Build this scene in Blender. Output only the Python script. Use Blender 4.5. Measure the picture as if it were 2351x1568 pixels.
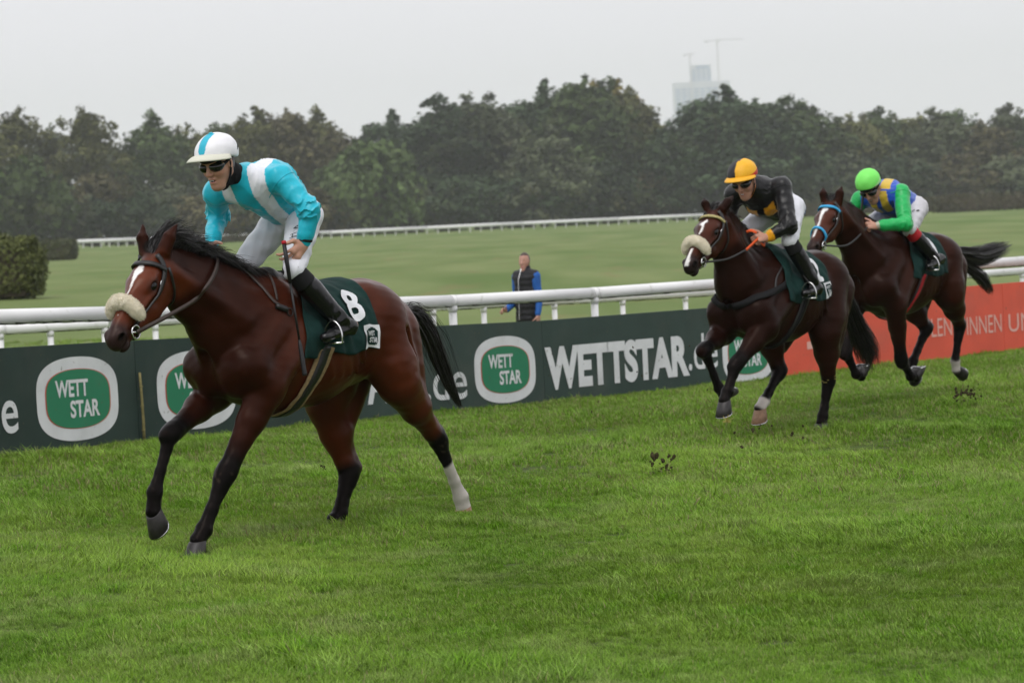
import bpy, bmesh, math, random
import numpy as np
from mathutils import Matrix, Vector

# ------------------------------------------------------------------ scene, camera, light
scene = bpy.context.scene
for o in list(bpy.data.objects):
    bpy.data.objects.remove(o, do_unlink=True)
COL = scene.collection
rng = np.random.default_rng(7)
random.seed(7)

HAZE = 0.00019
CAM_H = 1.75                    # metres above the turf
FPX, PW, PH = 6500.0, 2351.0, 1568.0
ROLL = math.atan(0.05)
PITCH = math.atan((PH / 2 - 507.0) * math.cos(ROLL) / FPX)
cam_data = bpy.data.cameras.new('camera')
cam_data.sensor_width = 36.0
cam_data.lens = 36.0 * FPX / PW
cam_data.clip_start = 0.5
cam_data.clip_end = 12000.0
cam_data.dof.use_dof = True
cam_data.dof.focus_distance = 15.4
cam_data.dof.aperture_fstop = 5.6
cam = bpy.data.objects.new('camera', cam_data)
COL.objects.link(cam)
_f = Vector((0, math.cos(PITCH), -math.sin(PITCH)))
_r = Vector((1, 0, 0))
_u = _r.cross(_f)
_r2 = _r * math.cos(ROLL) - _u * math.sin(ROLL)
_u2 = _u * math.cos(ROLL) + _r * math.sin(ROLL)
cam.matrix_world = Matrix(((_r2.x, _u2.x, -_f.x, 0), (_r2.y, _u2.y, -_f.y, 0), (_r2.z, _u2.z, -_f.z, CAM_H), (0, 0, 0, 1)))
scene.camera = cam

SUN_EL, SUN_AZ = math.radians(58), math.radians(200)
world = bpy.data.worlds.new('World')
scene.world = world
world.use_nodes = True
nt = world.node_tree
nt.nodes.clear()
w_out = nt.nodes.new('ShaderNodeOutputWorld')
w_bg = nt.nodes.new('ShaderNodeBackground')
w_bg.inputs['Strength'].default_value = 0.1
w_sky = nt.nodes.new('ShaderNodeTexSky')
w_sky.sky_type = 'NISHITA'
w_sky.sun_disc = False
w_sky.sun_elevation = SUN_EL
w_sky.sun_rotation = SUN_AZ
w_sky.air_density = 1.0
w_sky.dust_density = 4.0
w_hs = nt.nodes.new('ShaderNodeHueSaturation')
w_hs.inputs['Saturation'].default_value = 0.25
w_tc = nt.nodes.new('ShaderNodeTexCoord')
w_sep = nt.nodes.new('ShaderNodeSeparateXYZ')
w_ramp = nt.nodes.new('ShaderNodeValToRGB')       # even overcast: a little brighter towards the zenith
w_ramp.color_ramp.elements[0].position = 0.0
w_ramp.color_ramp.elements[0].color = (1.0, .985, 1.05, 1)
w_ramp.color_ramp.elements[1].position = 1.0
w_ramp.color_ramp.elements[1].color = (1.28, 1.27, 1.30, 1)
w_mul = nt.nodes.new('ShaderNodeVectorMath')
w_mul.operation = 'SCALE'
w_mul.inputs['Scale'].default_value = 10.0
w_mix = nt.nodes.new('ShaderNodeMix')
w_mix.data_type = 'RGBA'
w_mix.inputs['Factor'].default_value = 0.92
nt.links.new(w_sky.outputs[0], w_hs.inputs['Color'])
nt.links.new(w_tc.outputs['Generated'], w_sep.inputs[0])
nt.links.new(w_sep.outputs['Z'], w_ramp.inputs[0])
nt.links.new(w_ramp.outputs[0], w_mul.inputs[0])
nt.links.new(w_hs.outputs[0], w_mix.inputs['A'])
nt.links.new(w_mul.outputs[0], w_mix.inputs['B'])
nt.links.new(w_mix.outputs['Result'], w_bg.inputs['Color'])
nt.links.new(w_bg.outputs[0], w_out.inputs['Surface'])

sun_d = bpy.data.lights.new('sun', 'SUN')
sun_d.energy = 1.2
sun_d.angle = math.radians(25)
sun_d.color = (1.0, 0.97, 0.93)
sun = bpy.data.objects.new('sun', sun_d)
COL.objects.link(sun)
# light travels along the lamp's -Z axis; the clouded sun stands behind the camera, to its left
_sd = Vector((math.cos(SUN_EL) * math.sin(SUN_AZ), math.cos(SUN_EL) * math.cos(SUN_AZ), math.sin(SUN_EL)))
sun.rotation_euler = _sd.to_track_quat('Z', 'Y').to_euler()

scene.view_settings.view_transform = 'Standard'
scene.view_settings.look = 'None'
scene.view_settings.exposure = 0.0
scene.view_settings.gamma = 1.0
scene.view_settings.use_curve_mapping = False
scene.cycles.max_bounces = 8
scene.cycles.volume_bounces = 1
scene.cycles.transparent_max_bounces = 8
scene.cycles.use_denoising = True

# ------------------------------------------------------------------ place helpers
_o = np.array([0, 0, CAM_H])
_fn, _rn, _un = np.array(_f), np.array(_r), np.array(_u)


def sight(u, v):
    """Direction of sight (y = 1) for a spot measured on the photograph, used to survey where things stand."""
    dx, dy = (u - PW / 2) / FPX, (v - PH / 2) / FPX
    xr = dx * math.cos(ROLL) - dy * math.sin(ROLL)
    yr = dx * math.sin(ROLL) + dy * math.cos(ROLL)
    d = _fn + _rn * xr - _un * yr
    return d / d[1]


def survey(u, v, dist):
    return _o + sight(u, v) * dist


# ------------------------------------------------------------------ object helpers
def new_mesh(name, verts, faces, mats, parent=None, smooth=True, midx=None):
    me = bpy.data.meshes.new(name)
    verts = np.asarray(verts, dtype=np.float32)
    if isinstance(faces, np.ndarray):
        nf, k = faces.shape
        me.vertices.add(len(verts))
        me.vertices.foreach_set('co', verts.ravel())
        me.loops.add(nf * k)
        me.loops.foreach_set('vertex_index', faces.astype(np.int32).ravel())
        me.polygons.add(nf)
        me.polygons.foreach_set('loop_start', np.arange(0, nf * k, k, dtype=np.int32))
        me.polygons.foreach_set('loop_total', np.full(nf, k, dtype=np.int32))
        me.update(calc_edges=True)
    else:
        me.from_pydata([tuple(map(float, v)) for v in verts], [], faces)
    me.polygons.foreach_set('use_smooth', np.full(len(me.polygons), smooth))
    if midx is not None:
        me.polygons.foreach_set('material_index', np.asarray(midx, dtype=np.int32))
    if not isinstance(mats, (list, tuple)):
        mats = [mats]
    for m in mats:
        me.materials.append(m)
    me.update()
    ob = bpy.data.objects.new(name, me)
    COL.objects.link(ob)
    if parent is not None:
        ob.parent = parent
    return ob


def set_col(ob, cols):
    me = ob.data
    a = me.color_attributes.new('Col', 'FLOAT_COLOR', 'POINT')
    c = np.ones((len(me.vertices), 4), dtype=np.float32)
    c[:, :3] = cols
    a.data.foreach_set('color', c.ravel())


def empty(name, loc=(0, 0, 0), rotz=0.0, parent=None):
    o = bpy.data.objects.new(name, None)
    o.empty_display_size = 0.2
    o.location = loc
    o.rotation_euler = (0, 0, rotz)
    COL.objects.link(o)
    if parent is not None:
        o.parent = parent
    return o


def tag(o, label=None, cat=None, group=None, kind=None):
    if label:
        o['label'] = label
    if cat:
        o['category'] = cat
    if group:
        o['group'] = group
    if kind:
        o['kind'] = kind
    return o


class MB:
    """collects simple solids into one mesh"""

    def __init__(s):
        s.v, s.f, s.m = [], [], []

    def add(s, verts, faces, mi=0):
        n = len(s.v)
        s.v += [tuple(map(float, v)) for v in verts]
        s.f += [tuple(i + n for i in f) for f in faces]
        s.m += [mi] * len(faces)

    def box(s, c, size, ax=None, mi=0):
        c = np.array(c, float)
        ax = np.eye(3) if ax is None else np.array(ax, float)
        h = np.array(size) / 2
        vs = [c + ax[0] * h[0] * a + ax[1] * h[1] * b + ax[2] * h[2] * d for a in (-1, 1) for b in (-1, 1) for d in (-1, 1)]
        s.add(vs, [(0, 1, 3, 2), (4, 6, 7, 5), (0, 4, 5, 1), (2, 3, 7, 6), (0, 2, 6, 4), (1, 5, 7, 3)], mi)

    def tube(s, pts, rad, n=8, mi=0, cap=True):
        pts = [np.array(p, float) for p in pts]
        rad = [rad] * len(pts) if np.isscalar(rad) else list(rad)
        vs, fs = [], []
        up = np.array([0.13, 0.27, 0.95])
        for i, p in enumerate(pts):
            t = pts[min(i + 1, len(pts) - 1)] - pts[max(i - 1, 0)]
            t = t / (np.linalg.norm(t) + 1e-9)
            a = np.cross(t, up)
            if np.linalg.norm(a) < 1e-3:
                a = np.cross(t, np.array([1.0, 0, 0]))
            a /= np.linalg.norm(a)
            b = np.cross(t, a)
            for k in range(n):
                w = 2 * math.pi * k / n
                vs.append(p + rad[i] * (a * math.cos(w) + b * math.sin(w)))
        for i in range(len(pts) - 1):
            for k in range(n):
                k2 = (k + 1) % n
                fs.append((i * n + k, i * n + k2, (i + 1) * n + k2, (i + 1) * n + k))
        if cap:
            fs.append(tuple(range(n - 1, -1, -1)))
            fs.append(tuple((len(pts) - 1) * n + k for k in range(n)))
        s.add(vs, fs, mi)

    def build(s, name, mats, parent=None, smooth=False):
        return new_mesh(name, s.v, s.f, mats, parent, smooth, s.m)


def catmull(pts, n=6):
    pts = [np.array(p, float) for p in pts]
    P = [2 * pts[0] - pts[1]] + pts + [2 * pts[-1] - pts[-2]]
    out = []
    for i in range(1, len(P) - 2):
        for k in range(n):
            t = k / n
            a, b, c, d = P[i - 1], P[i], P[i + 1], P[i + 2]
            out.append(0.5 * ((2 * b) + (c - a) * t + (2 * a - 5 * b + 4 * c - d) * t * t + (3 * b - a - 3 * c + d) * t ** 3))
    out.append(pts[-1])
    return np.array(out)


def unit(v):
    v = np.asarray(v, float)
    return v / (np.linalg.norm(v) + 1e-12)


# ------------------------------------------------------------------ materials
def mat(name, color, rough=0.6, spec=0.5, noise=None, bump=None, attr=False, sheen=0.0, coat=0.0, metallic=0.0, sss=0.0, stretch=(1, 1, 1)):
    """procedural principled surface: noise=(scale, amount) varies the colour, bump=(scale, strength, distance)"""
    m = bpy.data.materials.new(name)
    m.use_nodes = True
    t = m.node_tree
    b = t.nodes['Principled BSDF']
    b.inputs['Roughness'].default_value = rough
    b.inputs['Specular IOR Level'].default_value = spec
    b.inputs['Metallic'].default_value = metallic
    b.inputs['Sheen Weight'].default_value = sheen
    b.inputs['Coat Weight'].default_value = coat
    b.inputs['Coat Roughness'].default_value = 0.15
    if sss:
        b.inputs['Subsurface Weight'].default_value = sss
        b.inputs['Subsurface Radius'].default_value = (0.02, 0.008, 0.004)
        b.inputs['Subsurface Scale'].default_value = 0.4
    tc = t.nodes.new('ShaderNodeTexCoord')
    mp = t.nodes.new('ShaderNodeMapping')
    mp.inputs['Scale'].default_value = stretch
    t.links.new(tc.outputs['Object'], mp.inputs[0])
    if attr:
        at = t.nodes.new('ShaderNodeAttribute')
        at.attribute_name = 'Col'
        src = at.outputs['Color']
    else:
        rgb = t.nodes.new('ShaderNodeRGB')
        rgb.outputs[0].default_value = (*color, 1)
        src = rgb.outputs[0]
    if noise:
        nz = t.nodes.new('ShaderNodeTexNoise')
        nz.inputs['Scale'].default_value = noise[0]
        nz.inputs['Detail'].default_value = 5
        t.links.new(mp.outputs[0], nz.inputs['Vector'])
        mr = t.nodes.new('ShaderNodeMapRange')
        mr.inputs['From Min'].default_value = 0.25
        mr.inputs['From Max'].default_value = 0.75
        mr.inputs['To Min'].default_value = 1 - noise[1]
        mr.inputs['To Max'].default_value = 1 + noise[1]
        t.links.new(nz.outputs['Fac'], mr.inputs['Value'])
        sc = t.nodes.new('ShaderNodeVectorMath')
        sc.operation = 'SCALE'
        t.links.new(src, sc.inputs[0])
        t.links.new(mr.outputs[0], sc.inputs['Scale'])
        src = sc.outputs[0]
    t.links.new(src, b.inputs['Base Color'])
    if bump:
        nb = t.nodes.new('ShaderNodeTexNoise')
        nb.inputs['Scale'].default_value = bump[0]
        nb.inputs['Detail'].default_value = 4
        if len(bump) > 3:
            nb.noise_type = 'RIDGED_MULTIFRACTAL'
            nb.inputs['Detail'].default_value = bump[3]
            nb.inputs['Distortion'].default_value = .6
        t.links.new(mp.outputs[0], nb.inputs['Vector'])
        bp = t.nodes.new('ShaderNodeBump')
        bp.inputs['Strength'].default_value = bump[1]
        bp.inputs['Distance'].default_value = bump[2]
        t.links.new(nb.outputs['Fac'], bp.inputs['Height'])
        t.links.new(bp.outputs[0], b.inputs['Normal'])
    return m


def dirty(m, scale, lo, hi, colour, amount):
    """splashes and stains over a finished surface"""
    t = m.node_tree
    b = t.nodes['Principled BSDF']
    src = b.inputs['Base Color'].links[0].from_socket
    tc = t.nodes.new('ShaderNodeTexCoord')
    n1 = t.nodes.new('ShaderNodeTexNoise')
    n1.inputs['Scale'].default_value = scale
    n1.inputs['Detail'].default_value = 5
    t.links.new(tc.outputs['Object'], n1.inputs['Vector'])
    mr = t.nodes.new('ShaderNodeMapRange')
    mr.inputs['From Min'].default_value = lo
    mr.inputs['From Max'].default_value = hi
    mr.inputs['To Max'].default_value = amount
    t.links.new(n1.outputs['Fac'], mr.inputs['Value'])
    x = t.nodes.new('ShaderNodeMix')
    x.data_type = 'RGBA'
    x.inputs['B'].default_value = (*colour, 1)
    t.links.new(mr.outputs[0], x.inputs['Factor'])
    t.links.new(src, x.inputs['A'])
    t.links.new(x.outputs['Result'], b.inputs['Base Color'])
    return m


# ------------------------------------------------------------------ soft bodies: blended solids turned into one skin
class Field:
    def __init__(s):
        s.prims = []

    # every primitive: (function, low corner, high corner, blend, op)
    def cone(s, a, b, ra, rb, k=0.03, n=None, s0=1.0, s1=None, op='u'):
        a, b = np.array(a, float), np.array(b, float)
        ba = b - a
        L2 = max(ba @ ba, 1e-9)
        s1 = s0 if s1 is None else s1
        nv = None if n is None else unit(n)

        def fn(P):
            t = np.clip(((P - a) @ ba) / L2, 0, 1)
            q = P - a - t[:, None] * ba
            r = ra + (rb - ra) * t
            q2 = np.einsum('ij,ij->i', q, q)
            if nv is None:
                return np.sqrt(q2) - r
            qn = q @ nv
            ss = s0 + (s1 - s0) * t
            qp2 = np.maximum(q2 - qn * qn, 0)
            l = np.sqrt(qp2 + (ss * qn) ** 2) + 1e-9
            g = np.sqrt(qp2 + (ss * ss * qn) ** 2) / l + 1e-6
            return (l - r) / g
        m = max(ra, rb) / min(1.0, s0, s1)
        s.prims.append((fn, np.minimum(a, b) - m, np.maximum(a, b) + m, k, op))
        return s

    def ball(s, c, r, k=0.03, op='u'):
        return s.ell(c, (r, r, r), None, k, op)

    def ell(s, c, r, ax=None, k=0.03, op='u'):
        c, r = np.array(c, float), np.array(r, float)
        A = np.eye(3) if ax is None else np.array([unit(v) for v in ax])

        def fn(P):
            p = (P - c) @ A.T
            k0 = np.linalg.norm(p / r, axis=1)
            k1 = np.linalg.norm(p / (r * r), axis=1) + 1e-9
            return k0 * (k0 - 1) / k1
        m = np.sqrt(((A * r[:, None]) ** 2).sum(0)) * 1.05
        s.prims.append((fn, c - m, c + m, k, op))
        return s

    def clip(s, p, n, k=0.004):
        """cut away everything on the side n points to"""
        p, n = np.array(p, float), unit(n)
        s.prims.append((lambda P: (P - p) @ n, None, None, k, 'i'))
        return s

    def chain(s, pts, rads, k=0.03, n=None, sq=None):
        for i in range(len(pts) - 1):
            s.cone(pts[i], pts[i + 1], rads[i], rads[i + 1], k, n, 1.0 if sq is None else sq[i], None if sq is None else sq[i + 1])
        return s

    def warp(s, fn):
        s.prims.append((fn, None, None, 0, 'w'))
        return s

    @staticmethod
    def _mix(D, d, k, op):
        if op == 'u':
            h = np.maximum(k - np.abs(D - d), 0) / k
            return np.minimum(D, d) - h * h * k * 0.25
        if op == 's':
            d = -d
        h = np.maximum(k - np.abs(D - d), 0) / k
        return np.maximum(D, d) + h * h * k * 0.25

    def eval(s, P):
        P = np.asarray(P, float)
        D = np.full(len(P), 0.5)
        for fn, lo, hi, k, op in s.prims:
            if op == 'w':
                D = D + fn(P)
            else:
                D = s._mix(D, fn(P), k, op)
        return D

    def grad(s, P, e=0.004):
        P = np.asarray(P, float)
        g = np.stack([s.eval(P + e * np.eye(3)[i]) - s.eval(P - e * np.eye(3)[i]) for i in range(3)], 1)
        return g / (np.linalg.norm(g, axis=1, keepdims=True) + 1e-9)

    def snap(s, P, off=0.0, it=5):
        P = np.array(P, float)
        for _ in range(it):
            P = P - (s.eval(P) - off)[:, None] * s.grad(P) * 0.9
        return P

    def mesh(s, h):
        lo = np.min([p[1] for p in s.prims if p[1] is not None and p[4] == 'u'], axis=0) - 3 * h
        hi = np.max([p[2] for p in s.prims if p[2] is not None and p[4] == 'u'], axis=0) + 3 * h
        n = np.ceil((hi - lo) / h).astype(int) + 1
        D = np.full(n, 0.5, dtype=np.float32)
        ax = [lo[i] + h * np.arange(n[i]) for i in range(3)]
        for fn, plo, phi, k, op in s.prims:
            if plo is None:
                near = np.argwhere(D < (0.06 if op == 'w' else 0.5))
                if len(near) == 0:
                    continue
                idx = tuple(near.T)
                P = lo + near * h
                if op == 'w':
                    D[idx] += fn(P)
                else:
                    D[idx] = s._mix(D[idx], fn(P), k, op)
                continue
            mg = k + 2.5 * h
            i0 = np.clip(np.floor((plo - mg - lo) / h).astype(int), 0, n)
            i1 = np.clip(np.ceil((phi + mg - lo) / h).astype(int) + 1, 0, n)
            if np.any(i1 <= i0):
                continue
            sl = tuple(slice(i0[i], i1[i]) for i in range(3))
            G = np.stack(np.meshgrid(*[ax[i][sl[i]] for i in range(3)], indexing='ij'), -1).reshape(-1, 3)
            d = fn(G).astype(np.float32).reshape(D[sl].shape)
            D[sl] = s._mix(D[sl], d, k, op)
        ins = D < 0
        c = np.zeros(n - 1, dtype=np.int8)
        corners = [(a, b, e) for a in (0, 1) for b in (0, 1) for e in (0, 1)]
        for a, b, e in corners:
            c += ins[a:n[0] - 1 + a, b:n[1] - 1 + b, e:n[2] - 1 + e]
        cells = np.argwhere((c > 0) & (c < 8))
        val = {q: D[cells[:, 0] + q[0], cells[:, 1] + q[1], cells[:, 2] + q[2]] for q in corners}
        acc = np.zeros((len(cells), 3))
        cnt = np.zeros(len(cells))
        for q in corners:
            for i in range(3):
                if q[i] == 0:
                    q2 = list(q)
                    q2[i] = 1
                    va, vb = val[q], val[tuple(q2)]
                    m = (va < 0) != (vb < 0)
                    t = np.where(m, va / np.where(m, va - vb, 1), 0)
                    p = np.array(q, float)[None, :].repeat(len(cells), 0)
                    p[:, i] = t
                    acc += p * m[:, None]
                    cnt += m
        V = lo + (cells + acc / cnt[:, None]) * h
        vid = np.full(n - 1, -1, dtype=np.int32)
        vid[tuple(cells.T)] = np.arange(len(cells))
        F = []
        for i in range(3):
            j, l = (i + 1) % 3, (i + 2) % 3
            sa = [slice(None)] * 3
            sb = [slice(None)] * 3
            sa[i], sb[i] = slice(0, -1), slice(1, None)
            A, B = ins[tuple(sa)], ins[tuple(sb)]
            e = np.argwhere(A != B)
            ok = (e[:, j] > 0) & (e[:, l] > 0) & (e[:, j] < n[j] - 1) & (e[:, l] < n[l] - 1)
            e = e[ok]
            flip = A[tuple(e.T)]
            q = []
            for dj, dl in ((-1, -1), (0, -1), (0, 0), (-1, 0)):
                w = e.copy()
                w[:, j] += dj
                w[:, l] += dl
                q.append(vid[tuple(w.T)])
            q = np.stack(q, 1)
            q[~flip] = q[~flip][:, ::-1]
            F.append(q)
        return V, np.concatenate(F)


def wobble(amp, freq, seed, n=7, aniso=(1, 1, 1)):
    """soft random folds as a sum of waves"""
    r = np.random.default_rng(seed)
    W = r.normal(size=(n, 3)) * freq * np.array(aniso)
    ph = r.uniform(0, 6.28, n)

    def fn(P):
        return amp * np.sin(P @ W.T + ph).sum(1) / math.sqrt(n)
    return fn


def ribbon(field, path, width, off=0.004, thick=0.004, n=5, snap=True, normal=None):
    """a strap lying on a body: returns verts, faces"""
    C = catmull(path, n)
    if snap:
        C = field.snap(C, off)
        for _ in range(10):                     # a taut strap bridges hollows
            C[1:-1] = C[1:-1] * .5 + (C[:-2] + C[2:]) * .25
            d = field.eval(C) - off
            k = d < 0
            if k.any():
                C[k] -= d[k][:, None] * field.grad(C[k])
        N = field.grad(C)
    else:
        N = np.repeat(np.array([unit(normal)]), len(C), 0)
    T = np.gradient(C, axis=0)
    T /= np.linalg.norm(T, axis=1, keepdims=True) + 1e-9
    B = np.cross(N, T)
    B /= np.linalg.norm(B, axis=1, keepdims=True) + 1e-9
    w = np.broadcast_to(np.asarray(width, float) / 2, (len(C),))[:, None]
    L, R = C + B * w, C - B * w
    if snap:
        for Q in (L, R):
            d = field.eval(Q) - off
            k = d < 0
            if k.any():
                Q[k] -= d[k][:, None] * field.grad(Q[k])
    V = np.stack([L - N * thick * .4, L + N * thick, R + N * thick, R - N * thick * .4], 1).reshape(-1, 3)
    F = []
    for i in range(len(C) - 1):
        for k in range(4):
            F.append((i * 4 + k, i * 4 + (k + 1) % 4, (i + 1) * 4 + (k + 1) % 4, (i + 1) * 4 + k))
    F += [(3, 2, 1, 0), tuple((len(C) - 1) * 4 + k for k in range(4))]
    return V, F


def strands(roots, paths, width):
    """hair: each path (k,3) becomes a tapering two-sided strip"""
    V, F = [], []
    n = 0
    r = np.random.default_rng(3)
    for p in paths:
        k = len(p)
        T = np.gradient(p, axis=0)
        T /= np.linalg.norm(T, axis=1, keepdims=True) + 1e-9
        a = np.cross(T, unit(r.normal(size=3)))
        a /= np.linalg.norm(a, axis=1, keepdims=True) + 1e-9
        w = width * np.linspace(1, 0.25, k)[:, None]
        V.append(p + a * w)
        V.append(p - a * w)
        for i in range(k - 1):
            F.append((n + i, n + i + 1, n + k + i + 1, n + k + i))
        n += 2 * k
    return np.concatenate(V), np.array(F)


def text_cells(txt, cell, bold=0.0, xs=1.0):
    """a word as small quads (u right, v up, cap height 1): outline from the built-in font, sampled on a fine grid"""
    cu = bpy.data.curves.new('word', 'FONT')
    cu.body = txt
    cu.offset = bold
    ob = bpy.data.objects.new('word', cu)
    COL.objects.link(ob)
    dg = bpy.context.evaluated_depsgraph_get()
    me = ob.evaluated_get(dg).to_mesh()
    me.calc_loop_triangles()
    co = np.array([v.co[:2] for v in me.vertices])
    tr = np.array([t.vertices[:] for t in me.loop_triangles])
    ob.evaluated_get(dg).to_mesh_clear()
    bpy.data.objects.remove(ob)
    bpy.data.curves.remove(cu)
    co[:, 0] *= xs
    return co / 0.73, tr


def word_mesh(txt, height, bold=0.02, xs=1.0):
    co, tr = text_cells(txt, 0, bold, xs)
    co = co * height
    co[:, 0] -= (co[:, 0].min() + co[:, 0].max()) / 2
    return co, tr


def raster(co, tr, cell, grow=0):
    """cells of a fine grid whose centres lie inside the triangles"""
    lo, hi = co.min(0) - grow * cell, co.max(0) + grow * cell
    nx, ny = int((hi[0] - lo[0]) / cell) + 1, int((hi[1] - lo[1]) / cell) + 1
    X, Y = np.meshgrid(lo[0] + (np.arange(nx) + .5) * cell, lo[1] + (np.arange(ny) + .5) * cell, indexing='ij')
    ins = np.zeros(X.shape, bool)
    for a, b, c in co[tr]:
        d = (b[0] - a[0]) * (c[1] - a[1]) - (b[1] - a[1]) * (c[0] - a[0])
        if abs(d) < 1e-12:
            continue
        l1 = ((b[0] - X) * (c[1] - Y) - (b[1] - Y) * (c[0] - X)) / d
        l2 = ((c[0] - X) * (a[1] - Y) - (c[1] - Y) * (a[0] - X)) / d
        ins |= (l1 >= 0) & (l2 >= 0) & (l1 + l2 <= 1)
    for _ in range(grow):
        m = np.pad(ins, 1)
        ins = m[2:, 1:-1] | m[:-2, 1:-1] | m[1:-1, 2:] | m[1:-1, :-2] | ins
    return lo, ins


def raster_quads(lo, ins, cell):
    nx, ny = ins.shape
    e = np.argwhere(ins)
    key = lambda i, j: i * (ny + 1) + j
    q = np.stack([key(e[:, 0], e[:, 1]), key(e[:, 0] + 1, e[:, 1]), key(e[:, 0] + 1, e[:, 1] + 1), key(e[:, 0], e[:, 1] + 1)], 1)
    used, inv = np.unique(q, return_inverse=True)
    uv = np.stack([lo[0] + (used // (ny + 1)) * cell, lo[1] + (used % (ny + 1)) * cell], 1)
    return uv, inv.reshape(-1, 4)

# ------------------------------------------------------------------ the ground
BU = np.array([-900, -400, 0, 316, 1003, 1290, 1635, 2320, 3000.0])
BD = np.array([18.3, 20.6, 22.5, 24.5, 28.7, 30.5, 32.5, 36.8, 41.5])
BZ = np.array([.12, .10, .06, -.02, -.175, -.24, -.27, -.28, -.28])


def fence_point(u, back=0.0):
    d = np.interp(u, BU, BD)
    e = 40.0
    d2 = np.interp(u + e, BU, BD)
    p = np.array([(u - PW / 2) / FPX * d, d, np.interp(u, BU, BZ)])
    q = np.array([(u + e - PW / 2) / FPX * d2, d2, 0])
    t = unit([q[0] - p[0], q[1] - p[1], 0])
    return p + np.array([-t[1], t[0], 0]) * back


_ctl = [(-8, 5, 0), (0, 5, 0), (8, 5, 0), (-5, 10, 0), (0, 10, 0), (6, 11, 0), (-1.4, 15, 0), (-1, 17, 0), (1.6, 20.5, -.05), (1.2, 22.5, -.06), (3.2, 24.8, -.02), (6, 20, 0), (12, 25, 0)]
_ctl += [tuple(fence_point(u)) for u in (-900, -400, 0, 316, 650, 1003, 1290, 1635, 2000, 2320, 3000)]
_ctl += [(-6.5, 32, -.34), (-.95, 36, -.38), (2.9, 40, -.42), (8.3, 46, -.4), (20, 50, -.4), (-20, 40, -.2), (-16.5, 91, .05), (0, 90, -.35), (15, 90, -.4), (0, 160, -.2), (40, 160, -.3), (-40, 160, .3), (-48, 282, .1), (-64, 400, .9),
         (-30, 440, .45), (35, 520, .1), (80, 420, -.4), (120, 420, -.4), (-140, 400, .8), (0, 700, .2), (150, 700, 0), (-150, 700, .5)]
_ctl = np.array(_ctl, float)


def _warp2(X, Y):
    # far ground is measured on a shortened scale so that near and far measurements weigh alike
    r = np.hypot(X, Y) + 1e-6
    k = np.log1p(r / 12.0) / r * 12
    return X * k, Y * k


_cx, _cy = _warp2(_ctl[:, 0], _ctl[:, 1])
_n = len(_ctl)


def _phi(r2):
    return np.where(r2 > 1e-9, 0.5 * r2 * np.log(r2 + 1e-12), 0.0)


_A = np.zeros((_n + 3, _n + 3))
_A[:_n, :_n] = _phi((_cx[:, None] - _cx) ** 2 + (_cy[:, None] - _cy) ** 2) + np.eye(_n) * 0.15
_A[:_n, _n] = 1
_A[:_n, _n + 1] = _cx
_A[:_n, _n + 2] = _cy
_A[_n:, :_n] = _A[:_n, _n:].T
_w = np.linalg.solve(_A, np.concatenate([_ctl[:, 2], np.zeros(3)]))


def ground_z(x, y):
    x, y = np.atleast_1d(np.asarray(x, float)), np.atleast_1d(np.asarray(y, float))
    r = np.hypot(x, y)
    k = np.minimum(1, 750 / (r + 1e-6))
    X, Y = _warp2(x * k, y * k)
    z = np.zeros(len(X))
    for i in range(0, len(X), 20000):
        sl = slice(i, i + 20000)
        z[sl] = _phi((X[sl, None] - _cx) ** 2 + (Y[sl, None] - _cy) ** 2) @ _w[:_n] + _w[_n] + _w[_n + 1] * X[sl] + _w[_n + 2] * Y[sl]
    return np.clip(z, -.7, 1.2)


def side(x, y):
    """> 0 on the infield side of the advertising boards (metres, roughly)"""
    us = np.linspace(-900, 3000, 60)
    P = np.array([fence_point(u)[:2] for u in us])
    Q = np.stack([np.atleast_1d(x), np.atleast_1d(y)], 1)
    best = np.full(len(Q), 1e9)
    sg = np.zeros(len(Q))
    for i in range(len(P) - 1):
        a, b = P[i], P[i + 1]
        t = np.clip(((Q - a) @ (b - a)) / ((b - a) @ (b - a)), -40 if i == 0 else 0, 40 if i == len(P) - 2 else 1)
        d = Q - a - t[:, None] * (b - a)
        l = np.hypot(d[:, 0], d[:, 1])
        c = (b - a)[0] * d[:, 1] - (b - a)[1] * d[:, 0]
        m = l < best
        best[m] = l[m]
        sg[m] = np.sign(c[m])
    return best * sg


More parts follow.
